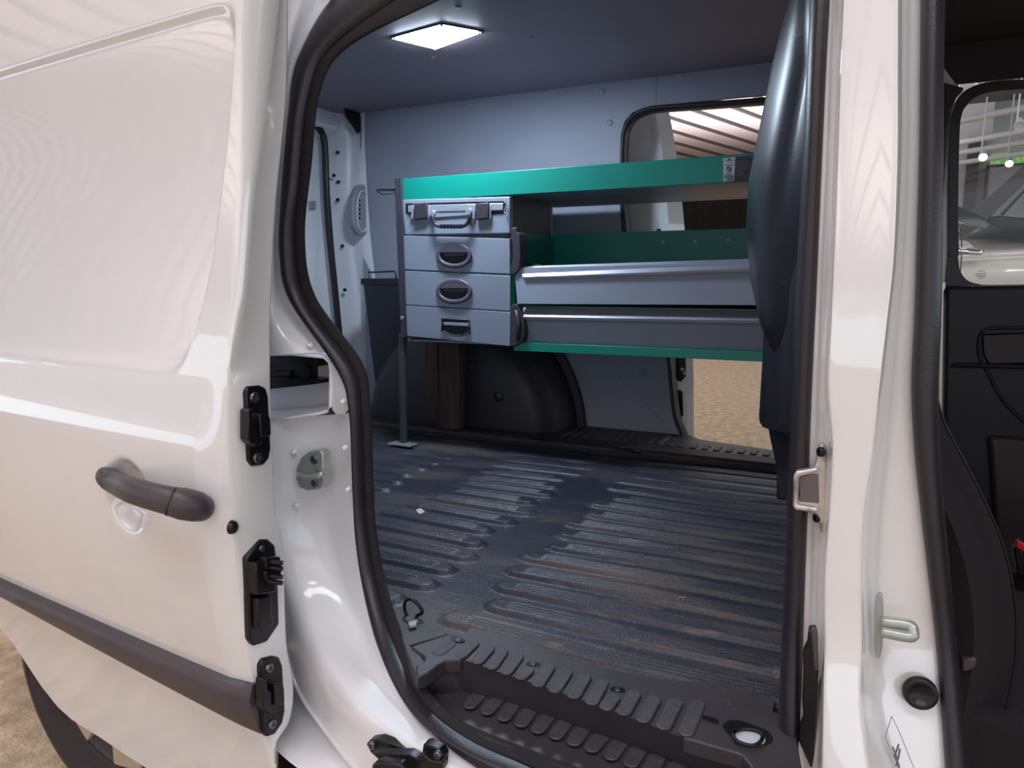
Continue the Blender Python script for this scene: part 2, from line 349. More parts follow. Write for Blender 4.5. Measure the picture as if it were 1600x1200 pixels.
# door edge face
E2px = [(452, -60), (450, 0), (447, 150), (430, 330), (423, 480), (422, 560), (423, 640), (430, 790), (441, 850), (447, 1000), (457, 1060), (458, 1095), (451, 1130), (436, 1150), (431, 1175), (433, 1240)]
EMpx = [(432, -60), (427, 0), (406, 150), (384, 300), (370, 440), (360, 560)]
XE = -.772
dens1 = cr(E1, 8)
def at_z(path, z):
    path = sorted(path, key=lambda p: p.z)
    return V((interp(z, [p.z for p in path], [p.x for p in path]), interp(z, [p.z for p in path], [p.y for p in path]), z))
E2 = [P(x, y, X=XE) for x, y in E2px]; d2 = cr(E2, 8)
EM = [P(x, y, X=XD + .004) for x, y in EMpx]
rows = []
for i in range(121):
    z = .22 + (1.56 - .22) * i / 120
    a = V((XD, YD(XD, z), z)); b = at_z(d2, z)
    m = a.lerp(b, .5)
    if z > .99:
        mm = at_z(EM, z); m = mm + V((.012, 0, 0)) * ss(.99, 1.1, z); mm2 = mm
        rows.append([a, a.lerp(m, .12) + V((.003, 0, 0)), m, m.lerp(b, .25) - V((.004, 0, 0)), b - V((.0, .003, 0)), b, b + V((-.03, .01, 0))])
    else:
        rows.append([a, a.lerp(b, .06) + V((.003, 0, 0)), a.lerp(b, .5) + V((.004, 0, 0)), a.lerp(b, .8) + V((.003, 0, 0)), b - V((0, .003, 0)), b, b + V((-.03, .01, 0))])
MB().grid(rows).build('door_edge', 'paint', door, smooth=True)
MB().grid([[V((X, YD(X, .35 + .1 * j) + .05, .35 + .1 * j)) for X in (-2.0, -1.8, -1.6, -1.4, -1.2, -1.05, -.9)] for j in range(14)]).build('door_inner_panel', 'paint_lit', door)
# rubbing strip on the door
rows = []
for i in range(61):
    X = -1.95 + (XD + .006 + 1.95) * i / 60
    zt = .522; zl = interp(X, [-1.55, -.78], [.478, .438])
    y0 = YD(X, .5)
    o = .015 if i < 60 else .011
    rows.append([V((X, YD(X, zt) + .01, zt)), V((X, YD(X, zt) - .006, zt - .001)), V((X, YD(X, zt) - o + .002, zt - .010)), V((X, YD(X, zt) - o - .002, zt - .022)), V((X, YD(X, zl) - o - .001, zl + .010)), V((X, YD(X, zl) - .008, zl)), V((X, YD(X, zl) + .01, zl))])
rs = MB().grid(rows); n = len(rs.v); rs.f.append(tuple(range(n - 7, n)))
rs.build('rubbing_strip', 'plastic', door, angle=50, label='dark grey plastic rubbing strip')
# handle
def onD(px_, py_, off):
    Y = .74
    for _ in range(6):
        p = P(px_, py_, Y=Y); Y = YD(p.x, p.z) - off
    return P(px_, py_, Y=Y)
hp = [onD(160, 744, -.002), onD(165, 746, .018), onD(182, 755, .034), onD(206, 766, .042), onD(235, 775, .045), onD(262, 782, .042), onD(269, 784, .040)]
MB().tube(cr(hp, 5), [interp(i, [0, 6, 12, 20, 30], [.012, .0175, .019, .0195, .0205]) for i in range(31)], 14, flat=.8).build('door_handle', 'plastic', door, smooth=True, angle=60, label='dark grey pull handle')
hp = [onD(270, 784, .036), onD(284, 787, .034), onD(300, 790, .028), onD(314, 793, .016), onD(322, 794, .0)]
MB().tube(cr(hp, 5), [interp(i, [0, 5, 12, 17, 20], [.0205, .022, .021, .018, .011]) for i in range(21)], 14, flat=.9).build('handle_cap', 'plastic', door, smooth=True, angle=60)
bl = MB().lathe(P(365, 824, X=-.772), (1, .2, 0), [(0, .004), (.006, .004), (.009, .001), (.01, -.004)], 14); bl.build('rubber_buffer', 'black', door, smooth=True)
# catches on the door edge
def plate(poly, name, X=-.768, th=.006, m='black', parent=door, bevel=.002, label=None):
    return MB().prism(pp(poly, X=X), (-th - .006, 0, 0)).build(name, m, parent, bevel=bevel, label=label)
hinge1 = plate([(384, 612), (388, 604), (406, 602), (416, 606), (420, 620), (424, 700), (421, 716), (413, 727), (395, 729), (389, 720)], 'guide_plate', bevel=.003, label='black catch plate, topmost on the door edge')
hinge3 = plate([(407, 1040), (412, 1030), (427, 1025), (437, 1027), (442, 1040), (446, 1110), (442, 1130), (430, 1148), (418, 1152), (411, 1140)], 'guide_plate', bevel=.003, label='black catch plate, lowest on the door edge')
lat = plate([(385, 872), (408, 843), (420, 843), (430, 852), (434, 880), (437, 975), (418, 1003), (398, 1010), (391, 1000)], 'latch_plate', bevel=.003, label='black electrical contact plate on the door edge')
# plates: hook blocks, bolts. A plate is a sub-part level, so its pieces are door sub-parts too.
def hook(x0, y0, s=1.0):
    def q(l, X, th, m='black', nm='catch_block'): MB().prism(pp([(x0 + a * s, y0 + b * s) for a, b in l], X=X), (-th, 0, 0)).build(nm, m, door, bevel=.0015)
    q([(4, 38), (10, 34), (12, 56), (18, 56), (18, 90), (10, 92), (4, 84)], -.752, .016)
    q([(22, 44), (36, 44), (39, 52), (40, 76), (36, 80), (24, 78)], -.748, .02)
    q([(16, 50), (26, 52), (24, 62), (16, 60)], -.757, .012)
    q([(14, 80), (24, 76), (26, 92), (14, 96)], -.757, .012)
    bolt(P(x0 + 13 * s, y0 + 18 * s, X=-.768), (1, 0, 0), .008 * s, 'steel', door)
    bolt(P(x0 + 18 * s, y0 + 112 * s, X=-.768), (1, 0, 0), .008 * s, 'steel', door)
hook(384, 603); hook(408, 1027, .93)
MB().prism(pp([(400, 880), (430, 875), (432, 925), (402, 930)], X=-.752), (-.02, 0, 0)).build('contact_block', 'black', door, bevel=.002)
for a, b in ((0, 0), (0, 9), (0, 22), (0, 31)):
    MB().tube([P(418, 877 + b, X=-.75), P(418, 877 + b, X=-.75) + V((.022, .006, -.001))], .0036, 8).build('contact_pin', 'black', door, smooth=True, angle=40)
MB().prism(pp([(415, 872), (438, 870), (441, 888), (416, 890)], X=-.744), (-.012, 0, 0)).prism(pp([(415, 893), (440, 891), (440, 905), (416, 908)], X=-.744), (-.012, 0, 0)).build('contact_head', 'black', door, bevel=.0015)
MB().prism(pp([(403, 936), (424, 930), (427, 978), (404, 984)], X=-.756), (-.012, 0, 0)).build('contact_cover', 'black', door, bevel=.002)
bolt(P(409, 857, X=-.768), (1, 0, 0), .005, 'steel', door)

# ---------- rear wheel
wh = empty('wheel'); wh.parent = van
wc = V((-1.315, .87, .315))
MB().lathe(wc, (0, 1, 0), [(.19, -.005), (.225, -.018), (.26, -.022), (.262, -.018), (.268, -.022), (.295, -.012), (.313, .012), (.318, .04), (.318, .18), (.30, .2), (.2, .2)], 64).build('tyre', 'tyre', wh, smooth=True, angle=50)
MB().lathe(wc, (0, 1, 0), [(0, -.0), (.06, -.002), (.09, .03), (.165, .035), (.185, .0), (.196, -.008), (.2, .01)], 48).build('rim', 'duct', wh, smooth=True)
for k in range(7):
    a = 2 * math.pi * k / 7 + .35
    d = V((math.cos(a), 0, math.sin(a))); e = V((-math.sin(a), 0, math.cos(a)))
    MB().prism([wc + d * .03 + e * .025 + V((0, -.004, 0)), wc + d * .19 + e * .045 + V((0, -.006, 0)), wc + d * .19 - e * .045 + V((0, -.006, 0)), wc + d * .03 - e * .025 + V((0, -.004, 0))], (0, .02, 0)).build('spoke', 'hub', wh, bevel=.004)

# ---------- body side jamb behind the door
def yD_(i): return [.93, .915, .90, .90, .90, .90, .90, .90, .90, .89, .86, .82, .785, .76, .745, .74][i]
Dpx = [(530, -12), (467, 90), (452, 190), (441, 330), (440, 400), (455, 470), (530, 580), (548, 645), (553, 750), (558, 840), (570, 920), (590, 1000), (620, 1070), (660, 1125), (720, 1165), (800, 1205), (900, 1245)]
def lerpY(k): return [.975, .945, .925, .905, .90, .90, .90, .90, .90, .895, .880, .840, .785, .742, .712, .695, .688][k]
D3 = [P(x, y, Y=lerpY(i)) for i, (x, y) in enumerate(Dpx)]
def rowsfrom(cols, n=6, m=4):
    g = [cr(c, n) for c in cols]         # along
    rows = []
    for i in range(len(g[0])): rows.append(cr([c[i] for c in g], m))
    return rows
# upper jamb (top to recess)
u = [0, 1, 2, 3, 4, 5, 6]
Cu = [(505, -12), (458, 88), (445, 190), (434, 330), (432, 405), (446, 478), (517, 553)]
Bu = [(470, -12), (446, 88), (436, 190), (428, 330), (424, 410), (428, 495), (452, 553)]
Au = [(415, -12), (405, 88), (400, 190), (395, 330), (392, 410), (392, 495), (400, 556)]
cols = [[P(x, y, Y=lerpY(i) - .035) for i, (x, y) in enumerate(Au)], [P(x, y, Y=lerpY(i) - .028) for i, (x, y) in enumerate(Bu)], [P(x, y, Y=lerpY(i) + .014) for i, (x, y) in enumerate(Cu)], D3[:7]]
body = MB().grid(rowsfrom(cols)).build('body_side', 'paint_lit', van, smooth=True, label='white door jamb pillar between sliding door and opening')
# strip right of the recess and lower jamb
lw = list(range(7, 17))
Cl = [(517, 648), (514, 750), (517, 840), (537, 920), (572, 1000), (606, 1062), (640, 1105), (700, 1155), (780, 1205), (880, 1250)]
Bl = [(428, 654), (432, 750), (440, 835), (462, 925), (500, 1010), (545, 1085), (600, 1140), (660, 1185), (740, 1235), (840, 1285)]
Al = [(400, 656), (415, 750), (430, 840), (440, 930), (448, 1020), (470, 1085), (515, 1150), (570, 1215), (650, 1280), (750, 1330)]
cB = [P(x, y, Y=lerpY(i) - .020) for i, (x, y) in zip(lw, Bl)]
LA = [.865, .865, .865, .862, .858, .845, .79, .735, .69, .67]
cA = [P(x, y, Y=LA[k]) for k, (x, y) in enumerate(Al)]
cC = [P(x, y, Y=lerpY(i) + .024) for i, (x, y) in zip(lw, Cl)]
rr = rowsfrom([cA, cB, cC, D3[7:]], 6, 5)
MB().grid(rr).build('lower_jamb', 'paint_lit', body, smooth=True)
tail = cA[3:]
MB().grid([cr(tail, 5), [p + V((-.01, .03, -.01)) for p in cr(tail, 5)], [p + V((-.25, .06, -.05)) for p in cr(tail, 5)]]).build('lip', 'paint_lit', body, smooth=True)
MB().tube(cr(tail, 6), .004, 8).build('flange_edge', 'paint', body, smooth=True)
sr = [P(517, 553, Y=.904), P(517, 600, Y=.904), P(517, 648, Y=.912)]
MB().grid([sr, [P(523, 566, Y=.902), P(531, 605, Y=.902), P(532, 648, Y=.902)], [D3[6], P(541, 612, Y=.90), D3[7]]]).build('pillar_strip', 'paint_lit', body, smooth=True, sub=1)
# pocket for the roller rail
pk = MB()
f = [P(396, 555, Y=.88), P(455, 553, Y=.885), P(506, 558, Y=.90), P(515, 566, Y=.903), P(517, 580, Y=.905), P(516, 635, Y=.905), P(512, 643, Y=.903), P(500, 646, Y=.90), P(455, 653, Y=.88), P(396, 656, Y=.875)]
bk = [p + V((-.055, .075, 0)) for p in f]
pk.grid([f, bk]); pk.add(bk, [tuple(range(len(bk)))])
pk.build('rail_pocket', 'paint_lit', body, angle=40)
MB().tube([f[9], f[8], f[7], f[6], f[5], f[4], f[3], f[2], f[1], f[0]], .0028, 8).build('pocket_flange', 'paint_lit', body, smooth=True)
rail = empty('rail_end'); rail.parent = body
MB().prism(pp([(396, 556), (494, 558), (495, 573), (480, 574), (480, 592), (494, 595), (495, 600), (470, 601), (396, 612)], Y=.945), (0, .04, 0)).build('rail_end_cap', 'black', body, bevel=.002, label='black end of the sliding door rail')
MB().prism(pp([(396, 590), (440, 590), (495, 594), (496, 600), (440, 606), (396, 611)], Y=.925), (0, .04, 0)).prism(pp([(396, 558), (450, 557), (494, 558), (493, 571), (396, 572)], Y=.93), (0, .03, 0)).prism(pp([(425, 580), (453, 579), (453, 588), (425, 590)], Y=.938), (0, .02, 0)).build('rail_cover', 'black', body, bevel=.001)
bpy.data.objects.remove(rail)
# striker on the jamb
st = MB().prism(pp([(462, 748), (463, 730), (470, 715), (482, 706), (498, 703), (504, 708), (506, 758), (500, 764), (480, 767), (468, 762)], Y=.886), (0, .02, 0)).build('striker_plate', 'zinc', body, bevel=.002, label='zinc plated door striker')
hl = [P(467, 740, Y=.888), P(470, 743, Y=.865), P(480, 746, Y=.858), P(498, 743, Y=.858), P(504, 738, Y=.865), P(496, 734, Y=.888)]
MB().tube(cr(hl, 4), .0044, 8).build('striker_loop', 'zinc', body, smooth=True)
bolt(P(491, 718, Y=.885), (0, -1, 0), .007, 'steel', body); bolt(P(492, 755, Y=.885), (0, -1, 0), .007, 'steel', body)
for a, b in [(433, 532), (483, 540), (535, 628), (420 + 38, 707), (462, 790), (538, 700), (543, 765)]:
    MB().lathe(P(a, b, Y=.892), (0, -1, 0), [(0, .004), (.002, .004), (.004, .001), (.005, -.004)], 10).build('spot_weld', 'paint_lit', body, smooth=True)
# lower roller bracket
br = MB()
br.prism(pp([(572, 1163), (577, 1157), (592, 1155), (637, 1171), (639, 1177), (624, 1180), (580, 1178)], Y=.700), (0, .014, 0))
br.prism(pp([(659, 1178), (661, 1163), (667, 1162), (687, 1172), (693, 1182), (692, 1193), (672, 1196)], Y=.690), (0, .014, 0))
br.prism(pp([(580, 1177), (638, 1178), (652, 1186), (660, 1178), (675, 1190), (692, 1192), (690, 1215), (585, 1215), (592, 1188)], Y=.680), (0, .014, 0))
bq = br.build('roller_bracket', 'black', body, bevel=.0015, label='black lower roller bracket with two bolts')
MB().prism(pp([(580, 1196), (590, 1190), (625, 1195), (640, 1215), (580, 1215)], Y=.665), (0, .02, 0)).build('roller', 'black', body, bevel=.003)
bolt(P(581, 1165, Y=.698), (0, -1, 0), .0055, 'steel', body); bolt(P(684, 1180, Y=.688), (0, -1, 0), .0055, 'steel', body)
# rear quarter panel and sill outside
qp = MB()
qr = []
for z in [.2, .3, .4, .5, .7, .9, 1.1, 1.3, 1.5, 1.65, 1.76, 1.8]:
    y = interp(z, [.2, .45, 1.0, 1.5, 1.7, 1.8], [.87, .86, .855, .90, .96, 1.06])
    qr.append([V((X, y + .085 * (max(0, -X - .8) / .75) ** 1.35 + .01, z)) for X in (-2.05, -1.7, -1.3, -.95, -.88)])
qr = [[p for p in r] for r in qr]
lowp = [r[:2] + r[2:] for r in qr]
for r in qr[:4]:
    pass
MB().grid(qr[3:]).build('quarter_panel', 'paint', van, smooth=True)
MB().prism(pp([(432, 1172), (437, 1148), (452, 1138), (466, 1155), (476, 1185), (480, 1240), (430, 1240)], Y=.83), (0, .1, 0)).build('arch_trim', 'black', van, bevel=.006, label='black wheel arch trim below the door edge')
MB().prism(pp([(425, 1080), (459, 1062), (520, 1150), (580, 1250), (425, 1250)], Y=.905), (0, .02, 0)).build('rocker_panel', 'paint_lit', van)

# ---------- opening seal
Ipx = [(705, -12), (548, 68), (500, 135), (484, 260), (474, 370), (490, 462), (560, 560), (576, 620), (581, 750), (585, 820), (597, 895), (620, 975), (648, 1048), (682, 1100), (745, 1150), (830, 1184), (930, 1225)]
Ox = D3
Ix = [P(x, y, Y=lerpY(i) + .012) for i, (x, y) in enumerate(Ipx)]
def seal(O, I, t0, t1, bulge, n=8, back=.012, din=0):
    rows = []
    for a, b in zip(O, I):
        r = []
        for k in range(n + 1):
            s = t0 + (t1 - t0) * k / n
            q = a.lerp(b, s); q = q + V((0, -bulge * math.sin(math.pi * k / n) ** .6 + din * k / n, 0)); r.append(q)
        r.append(a.lerp(b, t1) + V((0, back + din, 0))); r.append(a.lerp(b, t0) + V((0, back, 0)))
        rows.append(r)
    return MB().grid(rows, True)
hO = [V((-.10, .955, 1.49)), V((-.115, .972, 1.57)), V((-.18, .985, 1.598)), V((-.3, .987, 1.603)), V((-.5, .987, 1.605)), V((-.66, .985, 1.60))]
hI = [V((-.125, .965, 1.49)), V((-.145, .982, 1.545)), V((-.2, .99, 1.563)), V((-.3, .993, 1.566)), V((-.42, .993, 1.568)), V((-.51, .993, 1.565))]
MB().grid([cr(hO + [Ox[0]], 4), [V((p.x, .972, 1.66)) for p in cr(hO + [Ox[0]], 4)]]).build('header', 'paint_lit', body, smooth=True, solid=.003)
Oc, Ic = cr(hO + Ox, 8), cr(hI + Ix, 8)
sl = seal(Oc, Ic, -.02, .62, .014).build('door_seal', 'seal', van, smooth=True, angle=60, label='black rubber seal round the side opening')
seal(Oc, Ic, .60, 1.0, .003, back=.004).build('seal_trim', 'flock', sl, smooth=True, angle=60)

# ---------- B pillar
ys = [-270, -150, -40, 100, 250, 400, 500, 600, 700, 800, 900, 1000, 1100, 1240]
def col_at(pts, Yo):
    xs = [p[1] for p in pts]; xx = [p[0] for p in pts]
    out = []
    for y in ys:
        x = interp(y, xs, xx)
        # body leans inwards towards the roof
        base = .87
        for _ in range(3):
            p = P(x, y, Y=base + Yo); base = .87 + .22 * max(0, p.z - 1.0) ** 1.6 - .05 * ss(.75, .5, p.z)
        out.append(P(x, y, Y=base + Yo))
    return out
sL = [(1268, -40), (1265, 0), (1256, 208), (1243, 450), (1236, 650), (1228, 825), (1217, 1100), (1212, 1240)]
sR = [(1298, -40), (1296, 0), (1286, 208), (1276, 450), (1268, 617), (1261, 820), (1251, 1100), (1243, 1240)]
pF = [(1303, -40), (1302, 0), (1293, 250), (1283, 450), (1277, 650), (1270, 820), (1262, 1100), (1256, 1240)]
p1 = [(1318, -40), (1316, 0), (1309, 208), (1300, 450), (1291, 640), (1300, 690), (1296, 790), (1288, 850), (1287, 1000), (1283, 1240)]
p2 = [(1405, -40), (1405, 0), (1404, 250), (1397, 420), (1380, 567), (1366, 700), (1352, 800), (1348, 900), (1349, 1000), (1348, 1110), (1368, 1240)]
p3 = [(1420, -40), (1420, 0), (1418, 250), (1410, 420), (1397, 567), (1385, 700), (1377, 800), (1374, 900), (1376, 1000), (1385, 1110), (1420, 1240)]
p4 = [(1440, -40), (1440, 0), (1437, 250), (1430, 480), (1423, 633), (1433, 750), (1441, 820), (1462, 1000), (1480, 1240)]
p5 = [(1478, -40), (1476, 0), (1474, 300), (1472, 480), (1466, 633), (1470, 740), (1478, 820), (1495, 1000), (1518, 1240)]
c = [col_at(sR, .012), col_at(pF, .012), [a.lerp(b, .7) + V((0, .006, 0)) for a, b in zip(col_at(pF, .012), col_at(p1, -.02))], col_at(p1, -.028), [a.lerp(b, .12) for a, b in zip(col_at(p1, -.034), col_at(p2, -.034))], [a.lerp(b, .88) for a, b in zip(col_at(p1, -.036), col_at(p2, -.034))], col_at(p2, -.03), col_at(p3, .015), col_at(p4, .028)]
g = [cr(k, 7) for k in c]
rows = [cr([k[i] for k in g], 4) for i in range(len(g[0]))]
bp_ = MB().grid(rows).build('middle_pillar', 'paint', van, smooth=True, label='white pillar between cargo opening and cab')
# cargo side seal and cab side seal
o1, i1 = cr(col_at(sR, .008), 8), cr(col_at(sL, .02), 8)
s2 = seal(o1, i1, 0, 1, .014)
s2.build('pillar_seal', 'seal', van, smooth=True, angle=60, label='black seal on the cargo side of the middle pillar')
o1, i1 = cr(col_at(p4, .02), 8), cr(col_at(p5, .03), 8)
seal(o1, i1, 0, 1, .014, back=.03).build('cab_seal', 'seal', van, smooth=True, angle=60, label='black seal round the cab door opening')
MB().grid([[p + V((0, .02, 0)) for p in o1], [p + V((-.02, .16, 0)) for p in o1]]).build('pillar_inner', 'cabin', van, solid=.004)
# lock striker casting on cargo side
Yk = .875
lk = MB().prism(pp([(1283, 688), (1292, 694), (1294, 830), (1284, 829), (1281, 815), (1276, 800), (1243, 792), (1240, 785), (1241, 740), (1246, 734), (1272, 728), (1276, 716), (1277, 700)], Y=Yk), (0, -.012, 0))
cst = lk.build('lock_casting', 'casting', bp_, bevel=.004, seg=3, label='cast metal lock striker on the middle pillar')
MB().prism(pp([(1247, 743), (1280, 738), (1281, 788), (1247, 785)], Y=Yk - .0125), (0, .004, 0)).build('lock_recess', 'steel', bp_, bevel=.002)
MB().prism(pp([(1241, 740), (1246, 733), (1278, 727), (1280, 733), (1250, 741), (1247, 785), (1280, 790), (1278, 797), (1243, 793), (1240, 786)], Y=Yk - .010), (0, -.012, 0)).build('lock_frame', 'casting', bp_, bevel=.002)
bolt(P(1282, 706, Y=Yk - .014), (-1, -.6, 0), .0055, 'black', bp_); bolt(P(1276, 809, Y=Yk - .008), (-1, -.6, 0), .0055, 'black', bp_)
# black latch below
MB().prism(pp([(1264, 976), (1275, 975), (1278, 988), (1279, 1050), (1273, 1185), (1268, 1186), (1259, 1165), (1250, 1145), (1251, 1125), (1257, 1110), (1255, 1080), (1257, 1040), (1256, 1010), (1263, 995)], Y=.85), (0, -.018, 0)).build('lower_latch', 'black', bp_, bevel=.004, seg=3, label='black rubber wedge latch low on the middle pillar')
MB().prism(pp([(1267, 978), (1274, 977), (1277, 990), (1278, 1045), (1272, 1045)], Y=.831), (0, -.006, 0)).build('latch_insert', 'plastic', bp_, bevel=.002)
# cab door striker
MB().prism(pp([(1368, 930), (1374, 923), (1379, 925), (1380, 945), (1379, 1005), (1375, 1024), (1369, 1025), (1366, 1010), (1366, 950)], Y=.86), (0, -.007, 0)).build('cab_striker_plate', 'zinc', bp_, bevel=.002, label='metal striker for the cab door')
a = P(1377, 971, Y=.852); b = P(1420, 977, Y=.852); c_ = P(1422, 995, Y=.845); d = P(1377, 987, Y=.845)
MB().tube(cr([a, b, b.lerp(c_, .5) + V((.003, 0, 0)), c_, d], 5), .0062, 10).build('cab_striker_loop', 'zinc', bp_, smooth=True)
MB().lathe(P(1438, 1083, Y=.868), (.1, -1, .15), [(0, .0), (.009, .0), (.011, .004), (.015, .005), (.0175, .003), (.018, -.003)], 28).build('rubber_plug', 'black', bp_, smooth=True, label='round black rubber plug')
# sticker on the pillar foot, outlined, with broken lettering
def strokes(lines, Y, w, name, m, parent):
    mb = MB()
    for l in lines:
        pts = pp(l, Y=Y); mb.tube(pts, w, 5)
    return mb.build(name, m, parent)
def onpillar(l): return l
Ys = .835
strokes([[(1393, 1119), (1383, 1152), (1412, 1215)], [(1393, 1119), (1404, 1141), (1430, 1205)]], Ys, .0004, 'sticker_outline', 'etch', bp_)
strokes([[(1395, 1167), (1399, 1178), (1404, 1186)], [(1404, 1163), (1399, 1178)], [(1406, 1170), (1404, 1182), (1401, 1190)], [(1401, 1186), (1405, 1197), (1402, 1203)], [(1397, 1179), (1402, 1190), (1400, 1197)]], Ys, .0011, 'sticker_lettering', 'etch', bp_)

# ---------- interior trim behind the middle pillar
sil = [(-60, 1255), (0, 1237), (83, 1212), (187, 1191), (283, 1171), (354, 1168), (437, 1175), (500, 1192), (560, 1214), (640, 1240)]
rid = [(-60, 1275), (0, 1262), (104, 1262), (187, 1246), (290, 1225), (417, 1203), (500, 1200), (560, 1222), (640, 1250)]
rows = []
for y in [-60, 0, 50, 100, 150, 200, 240, 280, 320, 354, 390, 437, 470, 500, 530, 560, 600, 640]:
    s = P(interp(y, [a for a, b in sil], [b for a, b in sil]), y, Y=1.10)
    r = P(interp(y, [a for a, b in rid], [b for a, b in rid]), y, Y=.99)
    e = P(1275, y, Y=.94)
    rows.append([e, e.lerp(r, .6), r, r.lerp(s, .35) + V((-.006, -.012, 0)), r.lerp(s, .75) + V((-.006, -.006, 0)), s, s + V((.02, .04, 0)), V((.02, 1.35, s.z)), V((.02, 1.0, s.z))])
MB().grid([cr(r, 3) for r in rows]).build('pillar_trim', 'trim', van, smooth=True, label='scuffed dark trim bulging behind the middle pillar')
sil2 = [(330, 1236), (400, 1219), (450, 1205), (500, 1198), (550, 1195), (650, 1189), (668, 1194)]
rows = []
for y, xb in [(300, 1242), (330, 1234), (400, 1213), (450, 1201), (500, 1197), (550, 1195), (600, 1192), (650, 1189), (660, 1190), (668, 1195)]:
    s = P(xb, y, Y=1.04); e = P(1280, y + (8 if y > 640 else 0), Y=.93)
    m_ = s.lerp(e, .5) + V((0, -.02, 0))
    rows.append([e, m_, s.lerp(m_, .35) + V((0, -.004, 0)), s, s + V((.01, .03, 0)), V((.02, 1.3, s.z))])
o = MB().grid([cr(r, 3) for r in rows]); nn = len(cr(rows[0], 3)); tt = len(o.v); o.f.append(tuple(range(tt - nn, tt)))
o.build('lower_trim', 'trim', van, smooth=True, angle=50, label='scuffed black lower trim behind the middle pillar')
rows = []
for y, xb in [(655, 1198), (683, 1203), (733, 1214), (783, 1228), (840, 1240), (900, 1250)]:
    s = P(xb, y, Y=1.06); e = P(1290, y, Y=.96)
    rows.append([e, s.lerp(e, .5) + V((0, -.01, 0)), s, V((.02, 1.2, s.z))])
MB().grid(rows).build('trim_foot', 'black', van, smooth=True)
MB().prism(pp([(1212, 725), (1232, 725), (1232, 783), (1212, 781)], Y=1.15), (.02, .06, 0)).build('belt_housing', 'black', van, bevel=.004)
# bulkhead and cab floor
MB().box((.02, .97, .3), (.04, 2.34, 1.80)).build('bulkhead', 'cabin', van)

# ---------- cargo room: ceiling, far side, rear
MB().box((-2.0, 1.02, ZC), (.04, YW + .02, ZC + .012)).build('ceiling_panel', 'ceil', van, label='grey plywood roof lining')
cpn = van
for a, b in [(716, 10), (552, 52), (678, 90), (828, 58), (912, 108), (548, 114), (560, 160), (735, 158)]:
    MB().lathe(P(a, b, Z=ZC), (0, 0, -1), [(0, .003), (.005, .003), (.008, .001), (.009, -.001)], 14).build('screw', 'ceil', van, smooth=True)
MB().box((-2.1, .96, 1.80), (.9, 2.5, 1.84)).build('roof', 'paint', van, label='white outer roof')
MB().grid([[V((X, y, z)) for X in (-2.05, -1.5, -.95, -.4, .1, .6, 1.2)] for y, z in [(.955, 1.60), (.975, 1.70), (1.02, 1.78), (1.1, 1.83)]]).build('roof_rail', 'paint_lit', van, smooth=True)
# far wall built around the opposite opening; panels split at the seam
opL = [(972, 140), (966, 200), (967, 330), (976, 400), (1000, 470), (1030, 520), (1044, 570), (1050, 620), (1060, 660), (1072, 692)]
Wp = [P(568, 100, Y=YW), P(568, 650, Y=YW), P(700, 662, Y=YW), P(1066, 698, Y=YW)]
zt = ZC + .005
topL = P(1025, 120, Y=YW)
edge = [P(x, y, Y=YW) for x, y in opL[::-1]]
corner = [P(969, 245, Y=YW), P(970, 210, Y=YW), P(976, 190, Y=YW), P(988, 176, Y=YW), P(1006, 168, Y=YW), P(1025, 165, Y=YW)]
edge2 = cr([P(x, y, Y=YW) for x, y in [(1076, 700), (1066, 680), (1055, 650), (1049, 600), (1044, 560), (1030, 510), (1000, 450), (978, 400), (971, 350), (967, 290)]], 3)
poly = [V((-1.84, YW, .55)), V((edge2[0].x, YW, .55))] + edge2 + corner + [V((topL.x, YW, zt)), V((-1.84, YW, zt))]
wp = MB().prism(poly, (0, .012, 0)).build('wall_panel', 'wall', van, bevel=.001, label='grey lining panel behind the shelving')
z165 = P(1025, 165, Y=YW).z
rpoly = [V((topL.x + .003, YW, z165)), V((.02, YW, P(1200, 150, Y=YW).z + .0)), V((.02, YW, zt)), V((topL.x + .003, YW, zt))]
MB().prism(rpoly, (0, .012, 0)).build('wall_panel', 'wall', van, bevel=.001, label='grey lining panel above the opposite door opening')
for a, b in [(941, 143), (953, 192), (1063, 119), (683, 185), (745, 178), (735, 163), (870, 678 - 100), (1004, 582), (1036, 673), (640, 390)]:
    MB().lathe(P(a, b, Y=YW), (0, -1, 0), [(0, .004), (.006, .004), (.010, .002), (.011, 0)], 16).build('panel_clip', 'wall', van, smooth=True)
# seal round opposite opening
ring = [(1074, 705)] + [(1064, 680), (1053, 650), (1047, 600), (1043, 560), (1030, 510), (1004, 450), (981, 400), (974, 350), (970, 290), (971, 245), (973, 210), (979, 192), (991, 178), (1008, 170), (1030, 166), (1100, 161), (1205, 153), (1300, 146)]
r1 = cr([P(x, y, Y=YW - .004) for x, y in ring], 5)
def off(pts, d):
    out = []
    for i, p in enumerate(pts):
        t = (pts[min(i + 1, len(pts) - 1)] - pts[max(i - 1, 0)]).normalized(); n = V((t.z, 0, -t.x)); out.append(p + n * d)
    return out
r0 = off(r1, -.004); r2 = off(r1, .015)
fs = seal(r0, r2, 0, 1, .012, back=.02, din=.01)
fs.build('far_seal', 'seal', van, smooth=True, angle=60, label='black seal round the opposite door opening')
# outer skin thickness of far side
MB().grid([[p + V((0, .02, 0)) for p in r2], [p + V((0, .05, 0)) for p in off(r1, -.012)]]).build('far_jamb', 'paint_lit', van, smooth=True)
MB().box((-2.0, 2.45, .5), (-.80, 2.47, 1.8)).build('far_quarter_panel', 'paint', van)
